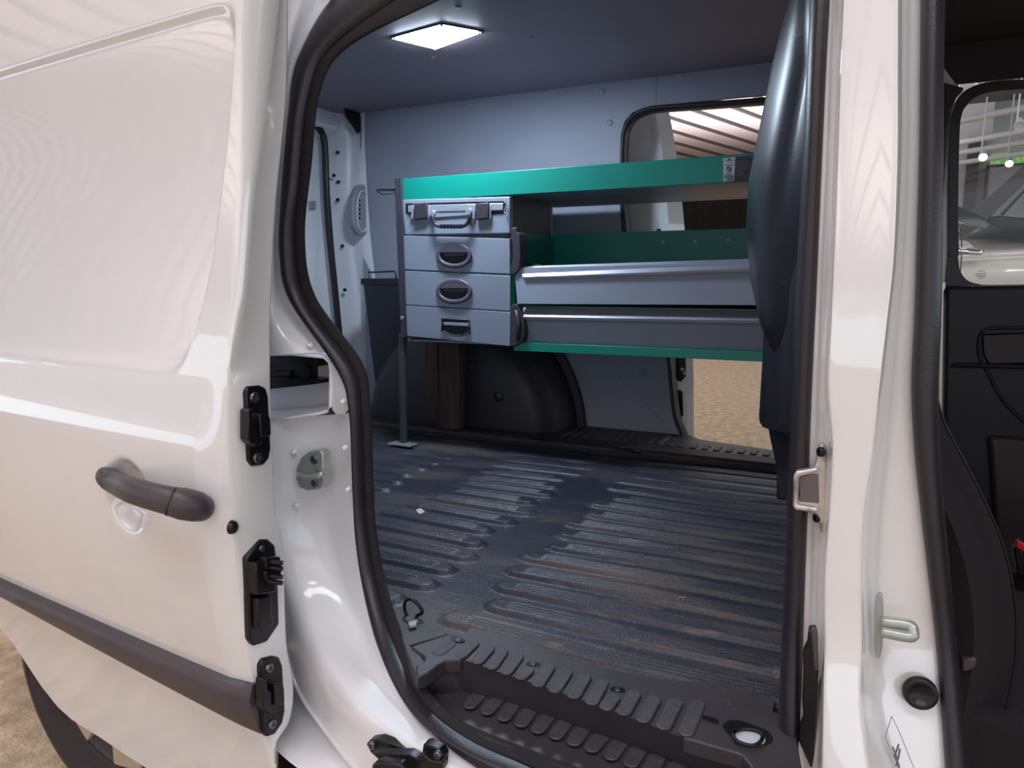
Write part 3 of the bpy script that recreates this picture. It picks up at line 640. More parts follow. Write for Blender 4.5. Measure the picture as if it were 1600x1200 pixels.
# opposite sliding door, slid open: its leading edge and inner face show in the opening
YO = 2.53
fd = MB()
edgepx = [(1040, 150), (1046, 178), (1056, 235), (1064, 300), (1070, 360), (1078, 450), (1083, 560), (1084, 640), (1084, 712)]
ins = [(1018, 150), (1024, 178), (1034, 235), (1040, 300), (1046, 360), (1052, 450), (1058, 560), (1060, 640), (1060, 712)]
inn = [(940, 150), (988, 178), (1012, 235), (1006, 300), (1020, 360), (1030, 450), (1038, 560), (1040, 640), (1040, 712)]
eo = cr([P(x, y, Y=YO + .05) for x, y in edgepx], 5); ei = cr([P(x, y, Y=YO) for x, y in ins], 5)
e3 = cr([P(x, y, Y=YO + .01) for x, y in inn], 5)
e4 = [V((-1.9, YO + .03, p.z)) for p in e3]
rows = [[a + V((-.03, .02, 0)), a, a.lerp(b, .3), b + V((.0, .0, 0)), b.lerp(c2_, .3) + V((0, .004, 0)), c2_, c2_ + V((-.03, .025, 0)), d_] for a, b, c2_, d_ in zip(eo, ei, e3, e4)]
fdo = MB().grid(rows).build('opposite_sliding_door', 'paint', van, smooth=True, angle=45, label='white opposite sliding door, slid open, seen through its opening')
for k, pl in enumerate([[(1056, 558), (1072, 558), (1072, 588), (1064, 597), (1056, 592)], [(1056, 612), (1062, 608), (1067, 612), (1068, 648), (1064, 655), (1057, 652)]]):
    MB().prism(pp(pl, Y=YO - .004), (0, -.008, 0)).build('catch_plate', 'black', fdo, bevel=.003)
bolt(P(1066, 577, Y=YO - .013), (0, -1, 0), .006, 'zinc', fdo); bolt(P(1070, 583, Y=YO - .013), (0, -1, 0), .006, 'zinc', fdo)
MB().prism(pp([(1001, 304), (1014, 303), (1014, 318), (1001, 317)], Y=YO), (0, -.012, 0)).build('buffer', 'paint_lit', fdo, bevel=.003)
MB().lathe(P(1029, 361, Y=YO - .003), (0, -1, 0), [(0, .003), (.008, .003), (.009, 0)], 14).build('buffer', 'black', fdo, smooth=True)
# far wheel housing
cxa, zb = -1.325, .55
def arc(Rx, Rz, Y, n=28): return [V((cxa + Rx * math.cos(math.pi * k / n), Y, zb + Rz * math.sin(math.pi * k / n))) for k in range(n + 1)]
rows = [arc(.455, .50, 2.395), arc(.455, .50, 2.375), arc(.43, .475, 2.372), arc(.425, .47, 2.34), arc(.405, .45, 2.28), arc(.37, .415, 2.225), arc(.33, .37, 2.20), arc(.2, .22, 2.193), arc(.01, .01, 2.19)]
av = MB().grid(rows).build('wheel_housing', 'arch', van, smooth=True, angle=50, label='dark liner over the opposite rear wheel')
for a, b in [(733, 572), (778, 620)]:
    MB().lathe(P(a, b, Y=2.19), (0, -1, 0), [(0, .008), (.004, .007), (.012, .006), (.018, 0)], 16).build('housing_boss', 'arch', av, smooth=True)
# ledge along the far wall and far sill
MB().box((-1.95, 2.10, .55), (-.02, 2.19, .598)).build('far_ledge', 'ledge', van, bevel=.012, seg=3, label='dirty dark ledge along the far side of the floor')
MB().box((-1.95, 2.17, .55), (-.95, 2.42, .592)).build('far_floor_edge', 'ledge', van, bevel=.006)
MB().prism([V((-.97, 2.19, .592)), V((-.02, 2.19, .592)), V((-.02, 2.27, .592)), V((-.25, 2.31, .592)), V((-.46, 2.36, .592)), V((-.52, 2.42, .592)), V((-.97, 2.42, .592))], (0, 0, -.06)).build('far_sill', 'sill', van, bevel=.004)
for i in range(22):
    X = -.90 + i * .036
    y0 = 2.36 if X < -.55 else 2.27
    MB().box((X, 2.21, .588), (X + .02, y0 - .015 * 0, .596)).build('far_tread', 'pad', van, bevel=.003)
# tie down rings
def ring_(c0, nrm, r, m='black', wire=.004, nm='lashing_ring', sx=1.0):
    nrm = V(nrm).normalized(); a = nrm.cross(V((0, 0, 1)) if abs(nrm.z) < .9 else V((1, 0, 0))).normalized(); b = nrm.cross(a)
    pts = [V(c0) + a * math.cos(2 * math.pi * k / 20) * r * sx + b * math.sin(2 * math.pi * k / 20) * r for k in range(21)]
    return MB().tube(pts, wire, 8, cap=False).build(nm, m, van, smooth=True)
ring_(P(842, 683, Z=.604), (.1, .2, 1), .026); ring_(P(982, 703, Z=.604), (.1, .2, 1), .03)
# rear inside: door, seal, pillar
rz = []
XR = -1.99
MB().box((XR - .02, 1.0, .5), (XR, 2.5, 1.8)).build('rear_door', 'paint_lit', van, label='white inner face of the rear door')
rd = bpy.data.objects['rear_door']
MB().prism(pp([(455, 290), (478, 245), (494, 250), (500, 300), (500, 350), (496, 420), (486, 470), (470, 490), (455, 450)], X=XR + .012), (-.012, 0, 0)).build('door_stamping', 'paint_lit', rd, bevel=.010, seg=3)
MB().prism(pp([(484, 314), (494, 314), (494, 327), (484, 328)], X=XR + .02), (-.008, 0, 0)).build('door_buffer', 'ventgrey', rd, bevel=.003)
sp = [(470, 186), (488, 192), (500, 203), (507, 225), (510, 300), (516, 380), (523, 450), (530, 520), (540, 600)]
MB().tube(cr([P(x, y, X=XR + .045) for x, y in sp], 5), .015, 10, flat=.8).build('rear_seal', 'seal', van, smooth=True)
pa = [(474, 172), (500, 178), (516, 200), (519, 300), (525, 380), (532, 450), (539, 520), (548, 620), (552, 680)]
pb = [(540, 160), (548, 175), (552, 215), (549, 300), (553, 380), (562, 450), (570, 520), (575, 620), (578, 680)]
pc = [(570, 150), (570, 178), (570, 215), (574, 300), (580, 380), (588, 450), (592, 520), (592, 620), (592, 680)]
ga = cr([P(x, y, X=XR + .03) for x, y in pa], 5); gb = cr([P(x, y, X=-1.885) for x, y in pb], 5); gc = cr([P(x, y, Y=YW - .003) for x, y in pc], 5)
rows = [cr([a + V((-.03, -.01, 0)), a, a.lerp(b, .55) + V((.012, 0, 0)), b, b.lerp(c3_, .5) + V((.004, -.004, 0)), c3_], 4) for a, b, c3_ in zip(ga, gb, gc)]
dp = MB().grid(rows).build('rear_pillar', 'paint_lit', van, smooth=True, label='white rear corner pillar inside the van')
MB().prism([V((XR, 1.9, 1.66)), V((XR + .07, 1.9, 1.70)), V((XR + .07, 1.9, 1.80)), V((XR, 1.9, 1.8))], (0, .6, 0)).build('rear_header', 'paint_lit', van, bevel=.008)
MB().prism(pp([(539, 166), (565, 175), (564, 205), (560, 209), (552, 196), (541, 182)], X=-1.83), (-.012, .005, 0)).build('corner_hole', 'black', dp, bevel=.003, label='dark opening high in the corner pillar')
# oval vent
vt = MB().prism([P(564 + 15 * math.cos(t) * 1.0 + 2, 328 + 40 * math.copysign(abs(math.sin(t)) ** .8, math.sin(t)), X=-1.815) for t in [2 * math.pi * k / 28 for k in range(28)]], (-.03, .01, 0))
v0 = vt.build('pillar_vent', 'ventgrey', dp, bevel=.006, seg=3, label='oval grey vent')
ov = [P(567 + 9 * math.cos(t), 330 + 32 * math.copysign(abs(math.sin(t)) ** .8, math.sin(t)), X=-1.812) for t in [2 * math.pi * k / 28 for k in range(29)]]
MB().tube(ov, .0028, 8, cap=False).build('vent_rim', 'paint', dp, smooth=True)
for k in range(5): MB().lathe(P(562, 313 + k * 7, X=-1.812), (1, -.2, 0), [(0, .002), (.0035, .002), (.004, 0)], 10).build('vent_hole', 'black', dp)
for a, b in [(528, 238), (522, 274), (529, 284), (528, 312), (535, 384), (539, 453)]:
    MB().lathe(P(a, b, X=-1.925), (1, -.3, 0), [(0, .003), (.006, .003), (.007, -.004)], 12).build('pillar_hole', 'black', dp)
ring_(P(576, 417, X=-1.85), (1, -.3, 0), .018, wire=.006, nm='cable_loop')

# ---------- cargo floor mat: ribbed rubber, real relief
X0, X1, Y0_, Y1_ = -1.93, .0, .80, 2.13
nx, ny = 260, 820
gx = np.linspace(X0, X1, nx); gy = np.linspace(Y0_, Y1_, ny)
GX, GY = np.meshgrid(gx, gy)
def nss(a, b, x):
    t = np.clip((x - a) / (b - a), 0, 1); return t * t * (3 - 2 * t)
seams = [-1.92, -1.47, -1.03, -.615, .05]
H = np.zeros_like(GX)
rng = np.random.RandomState(3)
pitch = .074
for s in range(4):
    a, b = seams[s], seams[s + 1]
    ph = [.0, .03, .02, .0][s]
    yb = np.arange(.86 + ph, 2.13, pitch)
    for k, y0 in enumerate(yb):
        ea = a + .035 + rng.rand() * .05; eb = b - .035 - rng.rand() * .05
        if s == 3: eb = .2
        # rounded-end raised rib 45 mm wide
        cx = np.clip(GX, ea + .02, eb - .02)
        d = np.sqrt(((GX - cx)) ** 2 + (GY - y0) ** 2)
        rib = 1 - nss(.017, .026, d)
        fine = 0.16 * np.sin((GY - y0) * 2 * np.pi / .0085) * (np.abs(GY - y0) < .016) * (np.abs(GX - (ea + eb) / 2) < (eb - ea) / 2 - .04)
        H = np.maximum(H, rib * (1 + fine))
fade = 1 - .6 * nss(1.5, 2.0, GY)
Z = ZF - .0075 + .0085 * H * fade
Z += .0022 * np.sin(GX * 9 + 1) * np.sin(GY * 7 + 2)
# lower lip at the front where the sill plate overlaps
vs = np.stack([GX, GY, Z], -1).reshape(-1, 3)
# front outline: cut rows in front of the sill plate edge
def front(X): return np.interp(X, [-2, -.76, -.69, -.62, -.56, 0.0], [.96, .94, .905, .870, .855, .855])
vs[:, 1] = np.where(vs[:, 1] < front(vs[:, 0]), front(vs[:, 0]), vs[:, 1])
idx = np.arange(nx * ny).reshape(ny, nx)
q = np.stack([idx[:-1, :-1], idx[:-1, 1:], idx[1:, 1:], idx[1:, :-1]], -1).reshape(-1, 4)
keep = ~np.all(np.abs(vs[q][:, :, 1] - front(vs[q][:, :, 0])) < 1e-9, axis=1)
q = q[keep]
me = bpy.data.meshes.new('rubber_floor'); me.from_pydata(vs.tolist(), [], q.tolist()); me.update()
me.polygons.foreach_set('use_smooth', [True] * len(me.polygons)); me.materials.append(M['mat'])
mo = bpy.data.objects.new('rubber_floor', me); col.objects.link(mo); mo.parent = van; mo['label'] = 'dark ribbed rubber cargo floor, dusty and worn'
MB().box((-1.98, 1.0, .50), (.02, 2.43, .560)).build('floor_pan', 'black', van)
# small pale hole and staples in the mat
MB().prism(pp([(650, 796), (657, 794), (664, 799), (655, 804)], Z=.5825), (0, 0, -.002)).build('worn_spot', 'paper', mo)
MB().tube([P(1060, 938, Z=.584), P(1062, 933, Z=.584), P(1070, 934, Z=.584), P(1068, 939, Z=.584)], .0008, 6).build('staple', 'zinc', mo)
# near lashing ring standing up
c0 = P(643, 953, Y=.915)
MB().tube(cr([P(642, 972, Y=.915), P(633, 955, Y=.915), P(633, 941, Y=.915), P(641, 936, Y=.915), P(651, 942, Y=.915), P(660, 956, Y=.915), P(652, 962, Y=.915), P(648, 970, Y=.91)], 5), .0027, 8).build('lashing_ring', 'black', van, smooth=True, label='black wire lashing ring by the seal')
MB().prism(pp([(638, 972), (652, 968), (650, 976), (640, 978)], Z=.590), (0, 0, -.004)).build('ring_base', 'zinc', van)

# ---------- sill plate with step well
zr = ZF + .004
def sl_front(X): return interp(X, [-2, -.66, -.58, -.53, -.47, -.30, -.20, -.13, 0.0], [.908, .908, .913, .903, .913, .883, .893, .923, .888])
rim = cr([P(x, y, Z=zr) for x, y in [(652, 1056), (668, 1050), (683, 1038), (697, 1030), (715, 1029), (740, 1036), (783, 1051), (870, 1080), (960, 1112), (1067, 1152), (1130, 1168), (1158, 1178), (1172, 1195), (1182, 1225)]], 5)
zt_ = .535
def lowpt(p, i, n):
    return p
bot = cr([P(x, y, Z=zt_) for x, y in [(664, 1082), (690, 1083), (712, 1082), (722, 1080), (736, 1084), (757, 1090), (792, 1099), (878, 1128), (960, 1158), (1047, 1189), (1110, 1212), (1140, 1226), (1155, 1240), (1165, 1260)]], 5)
near = cr([P(x, y, Z=.527) for x, y in [(664, 1082), (676, 1095), (688, 1105), (698, 1112), (712, 1121), (733, 1132), (765, 1146), (840, 1175), (920, 1205), (1000, 1235), (1060, 1255), (1100, 1265), (1130, 1275), (1160, 1280)]], 5)
lip = cr([P(x, y, Z=.545) for x, y in [(652, 1056), (660, 1078), (672, 1096), (684, 1107), (702, 1121), (726, 1136), (760, 1152), (836, 1183), (920, 1213), (1000, 1243), (1060, 1265), (1100, 1278), (1130, 1288), (1165, 1295)]], 5)
lip2 = [p + V((0, -.03, -.03)) for p in lip]
flatback = []
for i, p in enumerate(rim):
    flatback.append(V((p.x + .0, max(sl_front(p.x), p.y + .005), zr + .001)))
rows = []
for i in range(len(rim)):
    r, b, n_, l = rim[i], bot[i], near[i], lip[i]
    rows.append([flatback[i] + V((0, .002, -.012)), flatback[i], flatback[i].lerp(r, .95), r, r.lerp(b, .12) + V((0, 0, .001)), r.lerp(b, .85) + V((0, 0, -.002)), b, b.lerp(n_, .5) + V((0, 0, .001)), n_, n_.lerp(l, .55) + V((0, 0, .002)), l, l.lerp(lip2[i], .3), lip2[i]])
sil_o = MB().grid(rows).build('sill_plate', 'sill', van, smooth=True, angle=40, label='dark moulded sill plate with a sunken step')
# corner plate at left end and right end plate
MB().prism(pp([(622, 975), (640, 975), (697, 987), (699, 992), (640, 1008), (655, 1018), (665, 1035), (652, 1056), (645, 1045), (628, 1000)], Z=zr - .001), (0, 0, -.02)).build('corner_plate', 'sill', sil_o, bevel=.002)
MB().prism(pp([(642, 1010), (699, 991.5), (712, 996), (745, 1001), (720, 1031), (697, 1032), (683, 1040), (668, 1052), (652, 1058), (650, 1040), (662, 1034), (664, 1026)], Z=zr + .0025), (0, 0, -.02)).build('corner_plate', 'sill', sil_o, bevel=.002)
MB().prism(pp([(1100, 1100), (1130, 1092), (1180, 1102), (1240, 1122), (1260, 1240), (1180, 1240), (1172, 1195), (1158, 1178), (1067, 1152)], Z=zr + .0015), (0, 0, -.02)).build('end_plate', 'sill', sil_o, bevel=.002)
def capsule(pa_, pb_, w, z, h, m, name, parent, r0=1.0):
    a = P(*pa_, Z=z); b = P(*pb_, Z=z); d = (b - a).normalized(); s_ = V((-d.y, d.x, 0)); n = 8
    pts = [a - (d * math.cos(t) - s_ * math.sin(t)) * w for t in [math.pi * (k / n - .5) for k in range(n + 1)]] + [b + (d * math.cos(t) - s_ * math.sin(t)) * w for t in [math.pi * (k / n - .5) for k in range(n + 1)]]
    return MB().prism(pts, (0, 0, h)).build(name, m, parent, bevel=.0015, seg=2)
upper = [(686, 1022, 703, 1009), (721, 1025, 739, 1008), (747, 1034, 763, 1016), (769, 1042, 784, 1021), (792, 1050, 808, 1029), (815, 1058, 824, 1050), (841, 1069, 857, 1045), (867, 1078, 884, 1053), (897, 1087, 913, 1061), (925, 1097, 940, 1069), (948, 1105, 957, 1093), (975, 1113, 990, 1087), (1005, 1124, 1021, 1096), (1037, 1135, 1055, 1100), (1072, 1145, 1090, 1103)]
for a in upper: capsule(a[:2], a[2:], .0095, zr + .0005, .0032, 'pad', 'tread_pad', sil_o)
lower = [(735, 1103, 749, 1088), (762, 1112, 776, 1097), (788, 1122, 801, 1105), (815, 1131, 828, 1114), (841, 1141, 856, 1123), (869, 1150, 884, 1132), (897, 1160, 910, 1143), (925, 1170, 941, 1153), (955, 1182, 970, 1162), (986, 1193, 1000, 1172), (1017, 1204, 1030, 1183), (1048, 1215, 1062, 1196)]
for a in lower: capsule(a[:2], a[2:], .0100, zt_ - .001, .0035, 'pad', 'tread_pad', sil_o)
for a, b in [(716, 1000), (833, 1038), (965, 1078)]:
    capsule((a - 4, b), (a + 4, b + 1), .0065, zr + (.003 if a == 716 else 0), .0012, 'black', 'screw_recess', sil_o)
    bolt(P(a, b, Z=zr + (.0045 if a == 716 else .0015)), (0, 0, 1), .0035, 'steel', sil_o, 'screw')
capsule((1104, 1123), (1116, 1127), .0055, zr + .0015, .001, 'black', 'slot', sil_o)
capsule((1154, 1140), (1182, 1150), .018, zr + .0015, .001, 'black', 'ring_cup', sil_o)
capsule((1160, 1150), (1179, 1154), .012, zr + .002, .0012, 'paper', 'ring_cup_bottom', sil_o)
MB().tube(cr([P(x, y, Z=zr + .006) for x, y in [(1146, 1146), (1152, 1158), (1175, 1165), (1189, 1158), (1190, 1146), (1176, 1140), (1158, 1139)]], 5, True), .0022, 8, cap=False).build('cup_ring', 'black', sil_o, smooth=True)

# ================================================================== CEILING LIGHT
lt = empty('ceiling_light', label='lit rectangular white panel lamp on the van roof lining', cat='light')
zl = ZC - .004
L4 = pp([(610, 60), (680, 77), (755, 50), (690, 38)], Z=zl)
cen = sum(L4, V()) / 4
MB().prism([cen + (p - cen) * 1.02 for p in L4], (0, 0, .006)).build('frame', 'darkgrey', lt, bevel=.001)
MB().prism([cen + (p - cen) * .90 + V((0, 0, -.001)) for p in L4], (0, 0, -.002)).build('diffuser', 'led', lt)
for p in L4: bolt(cen + (p - cen) * .97 + V((0, 0, -.002)), (0, 0, -1), .004, 'zinc', lt, 'screw')

# ================================================================== SHELVING UNIT
sh = empty('shelving_unit', label='green and grey metal van shelving bolted along the far wall', cat='shelving')
YS, YB = 1.92, 2.235
xl, xm, xr = -1.325, -.943, -.10
zT0, zT1 = 1.352, 1.419
def zz(px_, py_, Y=YS): return P(px_, py_, Y=Y).z
# top shelf tray
MB().box((xl + .01, YS, 1.352), (xr, YS + .004, zT1)).build('top_fascia', 'green', sh, bevel=.0015, label='bright green front rail of the top shelf')
MB().box((xl + .01, YS + .004, 1.352), (xr, 2.32, 1.358)).build('top_shelf', 'grey', sh)
MB().box((xl + .01, 2.30, 1.352), (xr, 2.304, 1.40)).build('top_back_rail', 'green', sh)
# upright and foot
MB().prism(pp([(616, 279), (627, 278), (635, 527), (626, 527)], Y=YS - .01), (0, .035, 0)).build('upright', 'darkgrey', sh, bevel=.001)
bolt(P(628, 497, Y=YS - .012), (0, -1, 0), .006, 'zinc', sh)
MB().tube([P(629, 520, Y=YS + .01), P(631, 694, Y=YS)], .0125, 14).build('leg', 'darkgrey', sh, smooth=True, angle=50, label='dark tube leg')
MB().box((-1.37, 1.885, ZF), (-1.28, 1.93, ZF + .005)).build('foot', 'zinc', sh, bevel=.001)
MB().tube([P(617, 297, Y=YS), P(590, 297, Y=YS + .1)], .004, 8).tube([P(617, 302, Y=YS), P(597, 304, Y=YS + .05), P(588, 298, Y=YS + .1)], .0016, 6).build('hook_wire', 'black', sh)
# drawer cabinet carcass
MB().box((xl + .012, YS + .012, .915), (xl + .02, YB, 1.352)).box((xm - .008, YS + .012, .915), (xm, YB, 1.352)).box((xl + .012, YB - .004, .93), (xm, YB, 1.352)).box((xl + .012, YS + .02, .915), (xm, YB, .922)).build('cabinet', 'grey', sh, bevel=.0008)
MB().box((xm, YS + .03, 1.13), (xm + .006, YB, 1.235)).build('green_side', 'green', sh)
MB().box((xm, YS + .02, 1.236), (xm + .004, YB - .02, 1.352)).build('grey_side', 'darkgrey', sh)
for k in range(3):
    z = [1.245, 1.135, 1.02][k]
    MB().box((xl + .02, YS + .004, z - .012), (xm - .004, YS + .02, z + .005)).build('runner', 'green' if k else 'darkgrey', sh)
def drawer(quad, label):
    d = empty('drawer', (0, 0, 0)); d.parent = sh; d['label'] = label
    f = pp(quad, Y=YS - .006)
    MB().prism(f, (0, .012, 0)).build('drawer_front', 'grey', d, bevel=.0012)
    zs_ = [p.z for p in f]; xs_ = [p.x for p in f]
    x0, x1, z0, z1 = min(xs_) + .014, max(xs_) - .014, min(zs_) + .012, max(zs_) - .016
    MB().box((x0, YS + .006, z0), (x0 + .003, YB - .02, z1)).box((x1 - .003, YS + .006, z0), (x1, YB - .02, z1)).box((x0, YS + .006, z0), (x1, YB - .02, z0 + .003)).box((x0, YB - .023, z0), (x1, YB - .02, z1)).build('drawer_box', 'darkgrey', d)
    return d
d2_ = drawer([(630, 368), (796, 373), (797, 428), (632, 421)], 'upper grey drawer with an oval handle')
d3_ = drawer([(632, 423), (797, 431), (797, 486), (634, 476)], 'lower grey drawer with an oval handle')
d4_ = drawer([(634, 477), (797, 488), (797, 541), (636, 525)], 'bottom grey drawer with a small rectangular handle')
def ell(cx, cy, rx, ry, Y, n=32, a0=0, a1=2 * math.pi): return [P(cx + rx * math.cos(a0 + (a1 - a0) * k / n), cy - ry * math.sin(a0 + (a1 - a0) * k / n), Y=Y) for k in range(n)]
for d, cy in ((d2_, 399), (d3_, 455)):
    y = YS - .006
    rows = [ell(709.5, cy, 28.5, 20.5, y + .001), ell(709.5, cy, 28, 20, y - .007), ell(709.5, cy, 25, 17, y - .010), ell(709.5, cy + 1, 21, 12, y - .006), ell(709.5, cy + 2, 20, 11, y + .001)]
    MB().grid([list(r) for r in rows], True).build('handle_rim', 'handlegrey', d, smooth=True)
    MB().prism(ell(709.5, cy, 24, 16, y - .0008), (0, .004, 0)).build('handle_dish', 'black', d)
    MB().prism(ell(709.5, cy - 4, 24, 13, y - .009, 16, 0, math.pi * 1.07), (0, .006, 0)).build('handle_hood', 'handlegrey', d, bevel=.002)
    MB().prism(pp([(692, cy - 4), (728, cy - 4), (726, cy + 1), (694, cy + 1)], Y=y - .006), (0, .004, 0)).build('handle_grip', 'plastic', d, bevel=.001)
y = YS - .006
MB().prism(pp([(690, 497), (734, 499), (733, 517), (722, 523), (706, 522), (691, 516)], Y=y - .0015), (0, .004, 0)).build('handle_dish', 'black', d4_)
MB().tube(pp([(690, 518), (690, 498), (733, 500), (734, 521)], Y=y - .006), .003, 8).build('handle_rim', 'darkgrey', d4_, smooth=True)
MB().prism(pp([(692, 503), (733, 505), (732, 510), (693, 508)], Y=y - .008), (0, .005, 0)).build('handle_bar', 'alu', d4_, bevel=.001)
MB().tube(cr(pp([(691, 516), (705, 523), (722, 524), (733, 518)], Y=y - .005), 4), .002, 8).build('handle_lip', 'darkgrey', d4_, smooth=True)
# dark hinge brackets to the right of the drawers
b1 = MB().prism(pp([(797, 357), (806, 354), (807, 362), (812, 365), (813, 398), (812, 420), (803, 430), (797, 428), (799, 412), (801, 400), (800, 380)], Y=YS - .012), (0, .05, 0))
b1.build('pivot_bracket', 'darkgrey', sh, bevel=.003, label='upper dark plastic pivot bracket')
b2 = MB().prism(pp([(797, 478), (808, 474), (812, 484), (818, 495), (820, 520), (816, 534), (806, 541), (797, 542)], Y=YS - .014), (0, .05, 0))
b2.build('pivot_bracket', 'darkgrey', sh, bevel=.003, label='lower dark plastic pivot bracket')
MB().prism(pp([(797, 430), (804, 431), (804, 478), (797, 478)], Y=YS + .01), (0, .2, 0)).build('green_edge', 'green', sh)
MB().tube(pp([(806, 485), (811, 505), (808, 532)], Y=YS - .018), .006, 8).build('bracket_rib', 'plastic', sh, smooth=True)
MB().tube(cr(pp([(812, 395), (818, 405), (828, 412), (846, 415)], Y=YS + .05), 4), .0025, 8).build('stay_wire', 'darkgrey', sh, smooth=True)
# green bin shelf behind and flaps in front
zbt = zz(862, 370, 2.22); zbb = zz(862, 414, 2.22)
MB().box((xm + .004, YB - .006, zbb - .02), (xr, YB, P(1165, 357, Y=YB).z)).build('green_back', 'green', sh, bevel=.001)
for a in (985, 1036, 1087, 1138):
    pass
for a, b in [(1036, 378), (1086, 377), (1138, 374.5)]:
    MB().lathe(P(a, b, Y=YB - .0065), (0, -1, 0), [(0, .0006), (.0048, .0006), (.005, 0)], 14).build('hole_light', 'paper', sh)
MB().box((xm + .004, YS + .03, 1.118), (xr, YB, 1.122)).build('bin_floor', 'green', sh)
MB().box((xm + .004, YS + .03, 1.122), (xm + .008, YB, P(862, 370, Y=2.22).z)).build('bin_side', 'green', sh)
MB().box((xm + .004, YS + .05, 1.124), (xr, YB - .03, 1.130)).build('bin_mat', 'black', sh)
def flap(top, bottom, lab, tilt=0):
    f = empty('bin_flap'); f.parent = sh; f['label'] = lab
    zt2 = max(p.z for p in pp(bottom, Y=YS))
    MB().prism([P(a, b, Y=YS - tilt * ss(0, .04, zt2 - P(a, b, Y=YS).z)) for a, b in bottom], (0, .004, 0)).build('flap_face', 'grey', f, bevel=.001)
    back, front_ = top
    A = pp(back, Y=YS + .02); B = pp(front_, Y=YS - .012)
    MB().grid([A, B, [p + V((0, .002, -.006)) for p in B]]).build('flap_lip', 'alu', f, solid=.0025)
    return f
f1 = flap(([(806, 417), (1200, 404)], [(818, 433), (1200, 419)]), [(804, 424), (806, 418), (1215, 410), (1215, 478), (1187, 477), (808, 475)], 'upper grey flap of the side bins', .014)
bolt(P(809, 428, Y=YS - .001), (0, -1, 0), .003, 'steel', f1, 'rivet'); bolt(P(810, 464, Y=YS - .001), (0, -1, 0), .003, 'steel', f1, 'rivet')
f2 = flap(([(802, 480), (1225, 486)], [(815, 495), (1225, 502)]), [(812, 488), (1230, 496), (1230, 550), (1192, 549), (818, 535)], 'lower grey flap of the side bins', -.02)
MB().box((xm + .004, YS + .02, .915), (xr, YB, .925)).build('lower_shelf', 'green', sh)
MB().box((xm + .004, YS + .02, 1.03), (xr, YB, 1.035)).build('middle_shelf', 'green', sh)
MB().box((xm + .004, YB - .006, .915), (xr, YB, 1.12)).build('lower_back', 'darkgrey', sh)
MB().prism(pp([(803, 535), (1230, 551), (1230, 567), (803, 548)], Y=YS - .004), (0, .03, 0)).build('lower_rail', 'green', sh, bevel=.001, label='green front rail below the bins')
MB().box((xr - .004, YS + .01, .905), (xr, YB, 1.40)).build('end_panel', 'darkgrey', sh)
# label on the top rail
ya = YS - .0012
lb = MB().prism(pp([(1130, 247), (1149, 245.5), (1147, 282), (1130.5, 284)], Y=ya), (0, .0012, 0)).build('label_strip', 'paper', sh, label='white sticker with small round emblems')
MB().prism(pp([(1149, 245), (1215, 241), (1215, 281), (1147, 284)], Y=ya), (0, .0012, 0)).build('label_panel', 'stickdark', sh, label='dark sticker with fine print')
def circ(px_, py_, r, nm='emblem', m='ink', yy=.0006, ry=None):
    ry = ry or r
    MB().prism([P(px_ + r * math.cos(t), py_ + ry * math.sin(t), Y=ya - yy) for t in [2 * math.pi * k / 18 for k in range(18)]], (0, .0004, 0)).build(nm, m, sh)
circ(1139, 263.5, 3.8); 
for sx_, sy_ in ((-1, 1), (1, -1)):
    MB().prism([P(1139, 263.5, Y=ya - .001)] + [P(1139 + 2.7 * sx_ * math.cos(t), 263.5 + 2.7 * sy_ * math.sin(t), Y=ya - .001) for t in (0, .4, .8, 1.2, 1.57)], (0, .0003, 0)).build('emblem_quarter', 'paper', sh)
circ(1138.5, 276, 7, ry=4.2); circ(1138.5, 276, 6, ry=3.3, m='paper', yy=.001)
strokes([[(1138.5, 272), (1138.5, 280)], [(1133, 276), (1136.5, 276)], [(1140.5, 276), (1144, 276)], [(1135, 274), (1135, 278)], [(1142, 274), (1142, 278)]], ya - .0014, .0007, 'emblem_mark', 'ink', sh)
MB().prism(pp([(1137, 248.5), (1141, 247), (1140, 249.5), (1138, 250.5)], Y=ya - .0006), (0, .0004, 0)).build('emblem', 'ink', sh)
strokes([[(1133, 251), (1146, 250.2)], [(1133, 258), (1146, 257.4)], [(1134, 269.5), (1143, 268.8)], [(1132, 281.8), (1144, 281)], [(1138.5, 254), (1139.5, 255.5)]], ya - .0004, .0004, 'small_print', 'ink', sh)
ln = []
for k, (y_, a, b) in enumerate([(247, 1152, 1178), (250.5, 1150, 1164), (252.5, 1150, 1168), (254.5, 1150, 1174), (256.5, 1150, 1170), (259, 1150, 1175), (261, 1149.5, 1172), (263, 1149.5, 1174), (265, 1149.5, 1172), (267, 1149.5, 1160), (270, 1149.5, 1162), (272, 1149.5, 1163), (274, 1149.5, 1168), (276, 1149.5, 1164), (278.5, 1163, 1174)]):
    ln.append([(a, y_), (b, y_ - (b - a) * .045)])
strokes(ln, ya - .0003, .0003, 'small_print', 'ventgrey', sh)

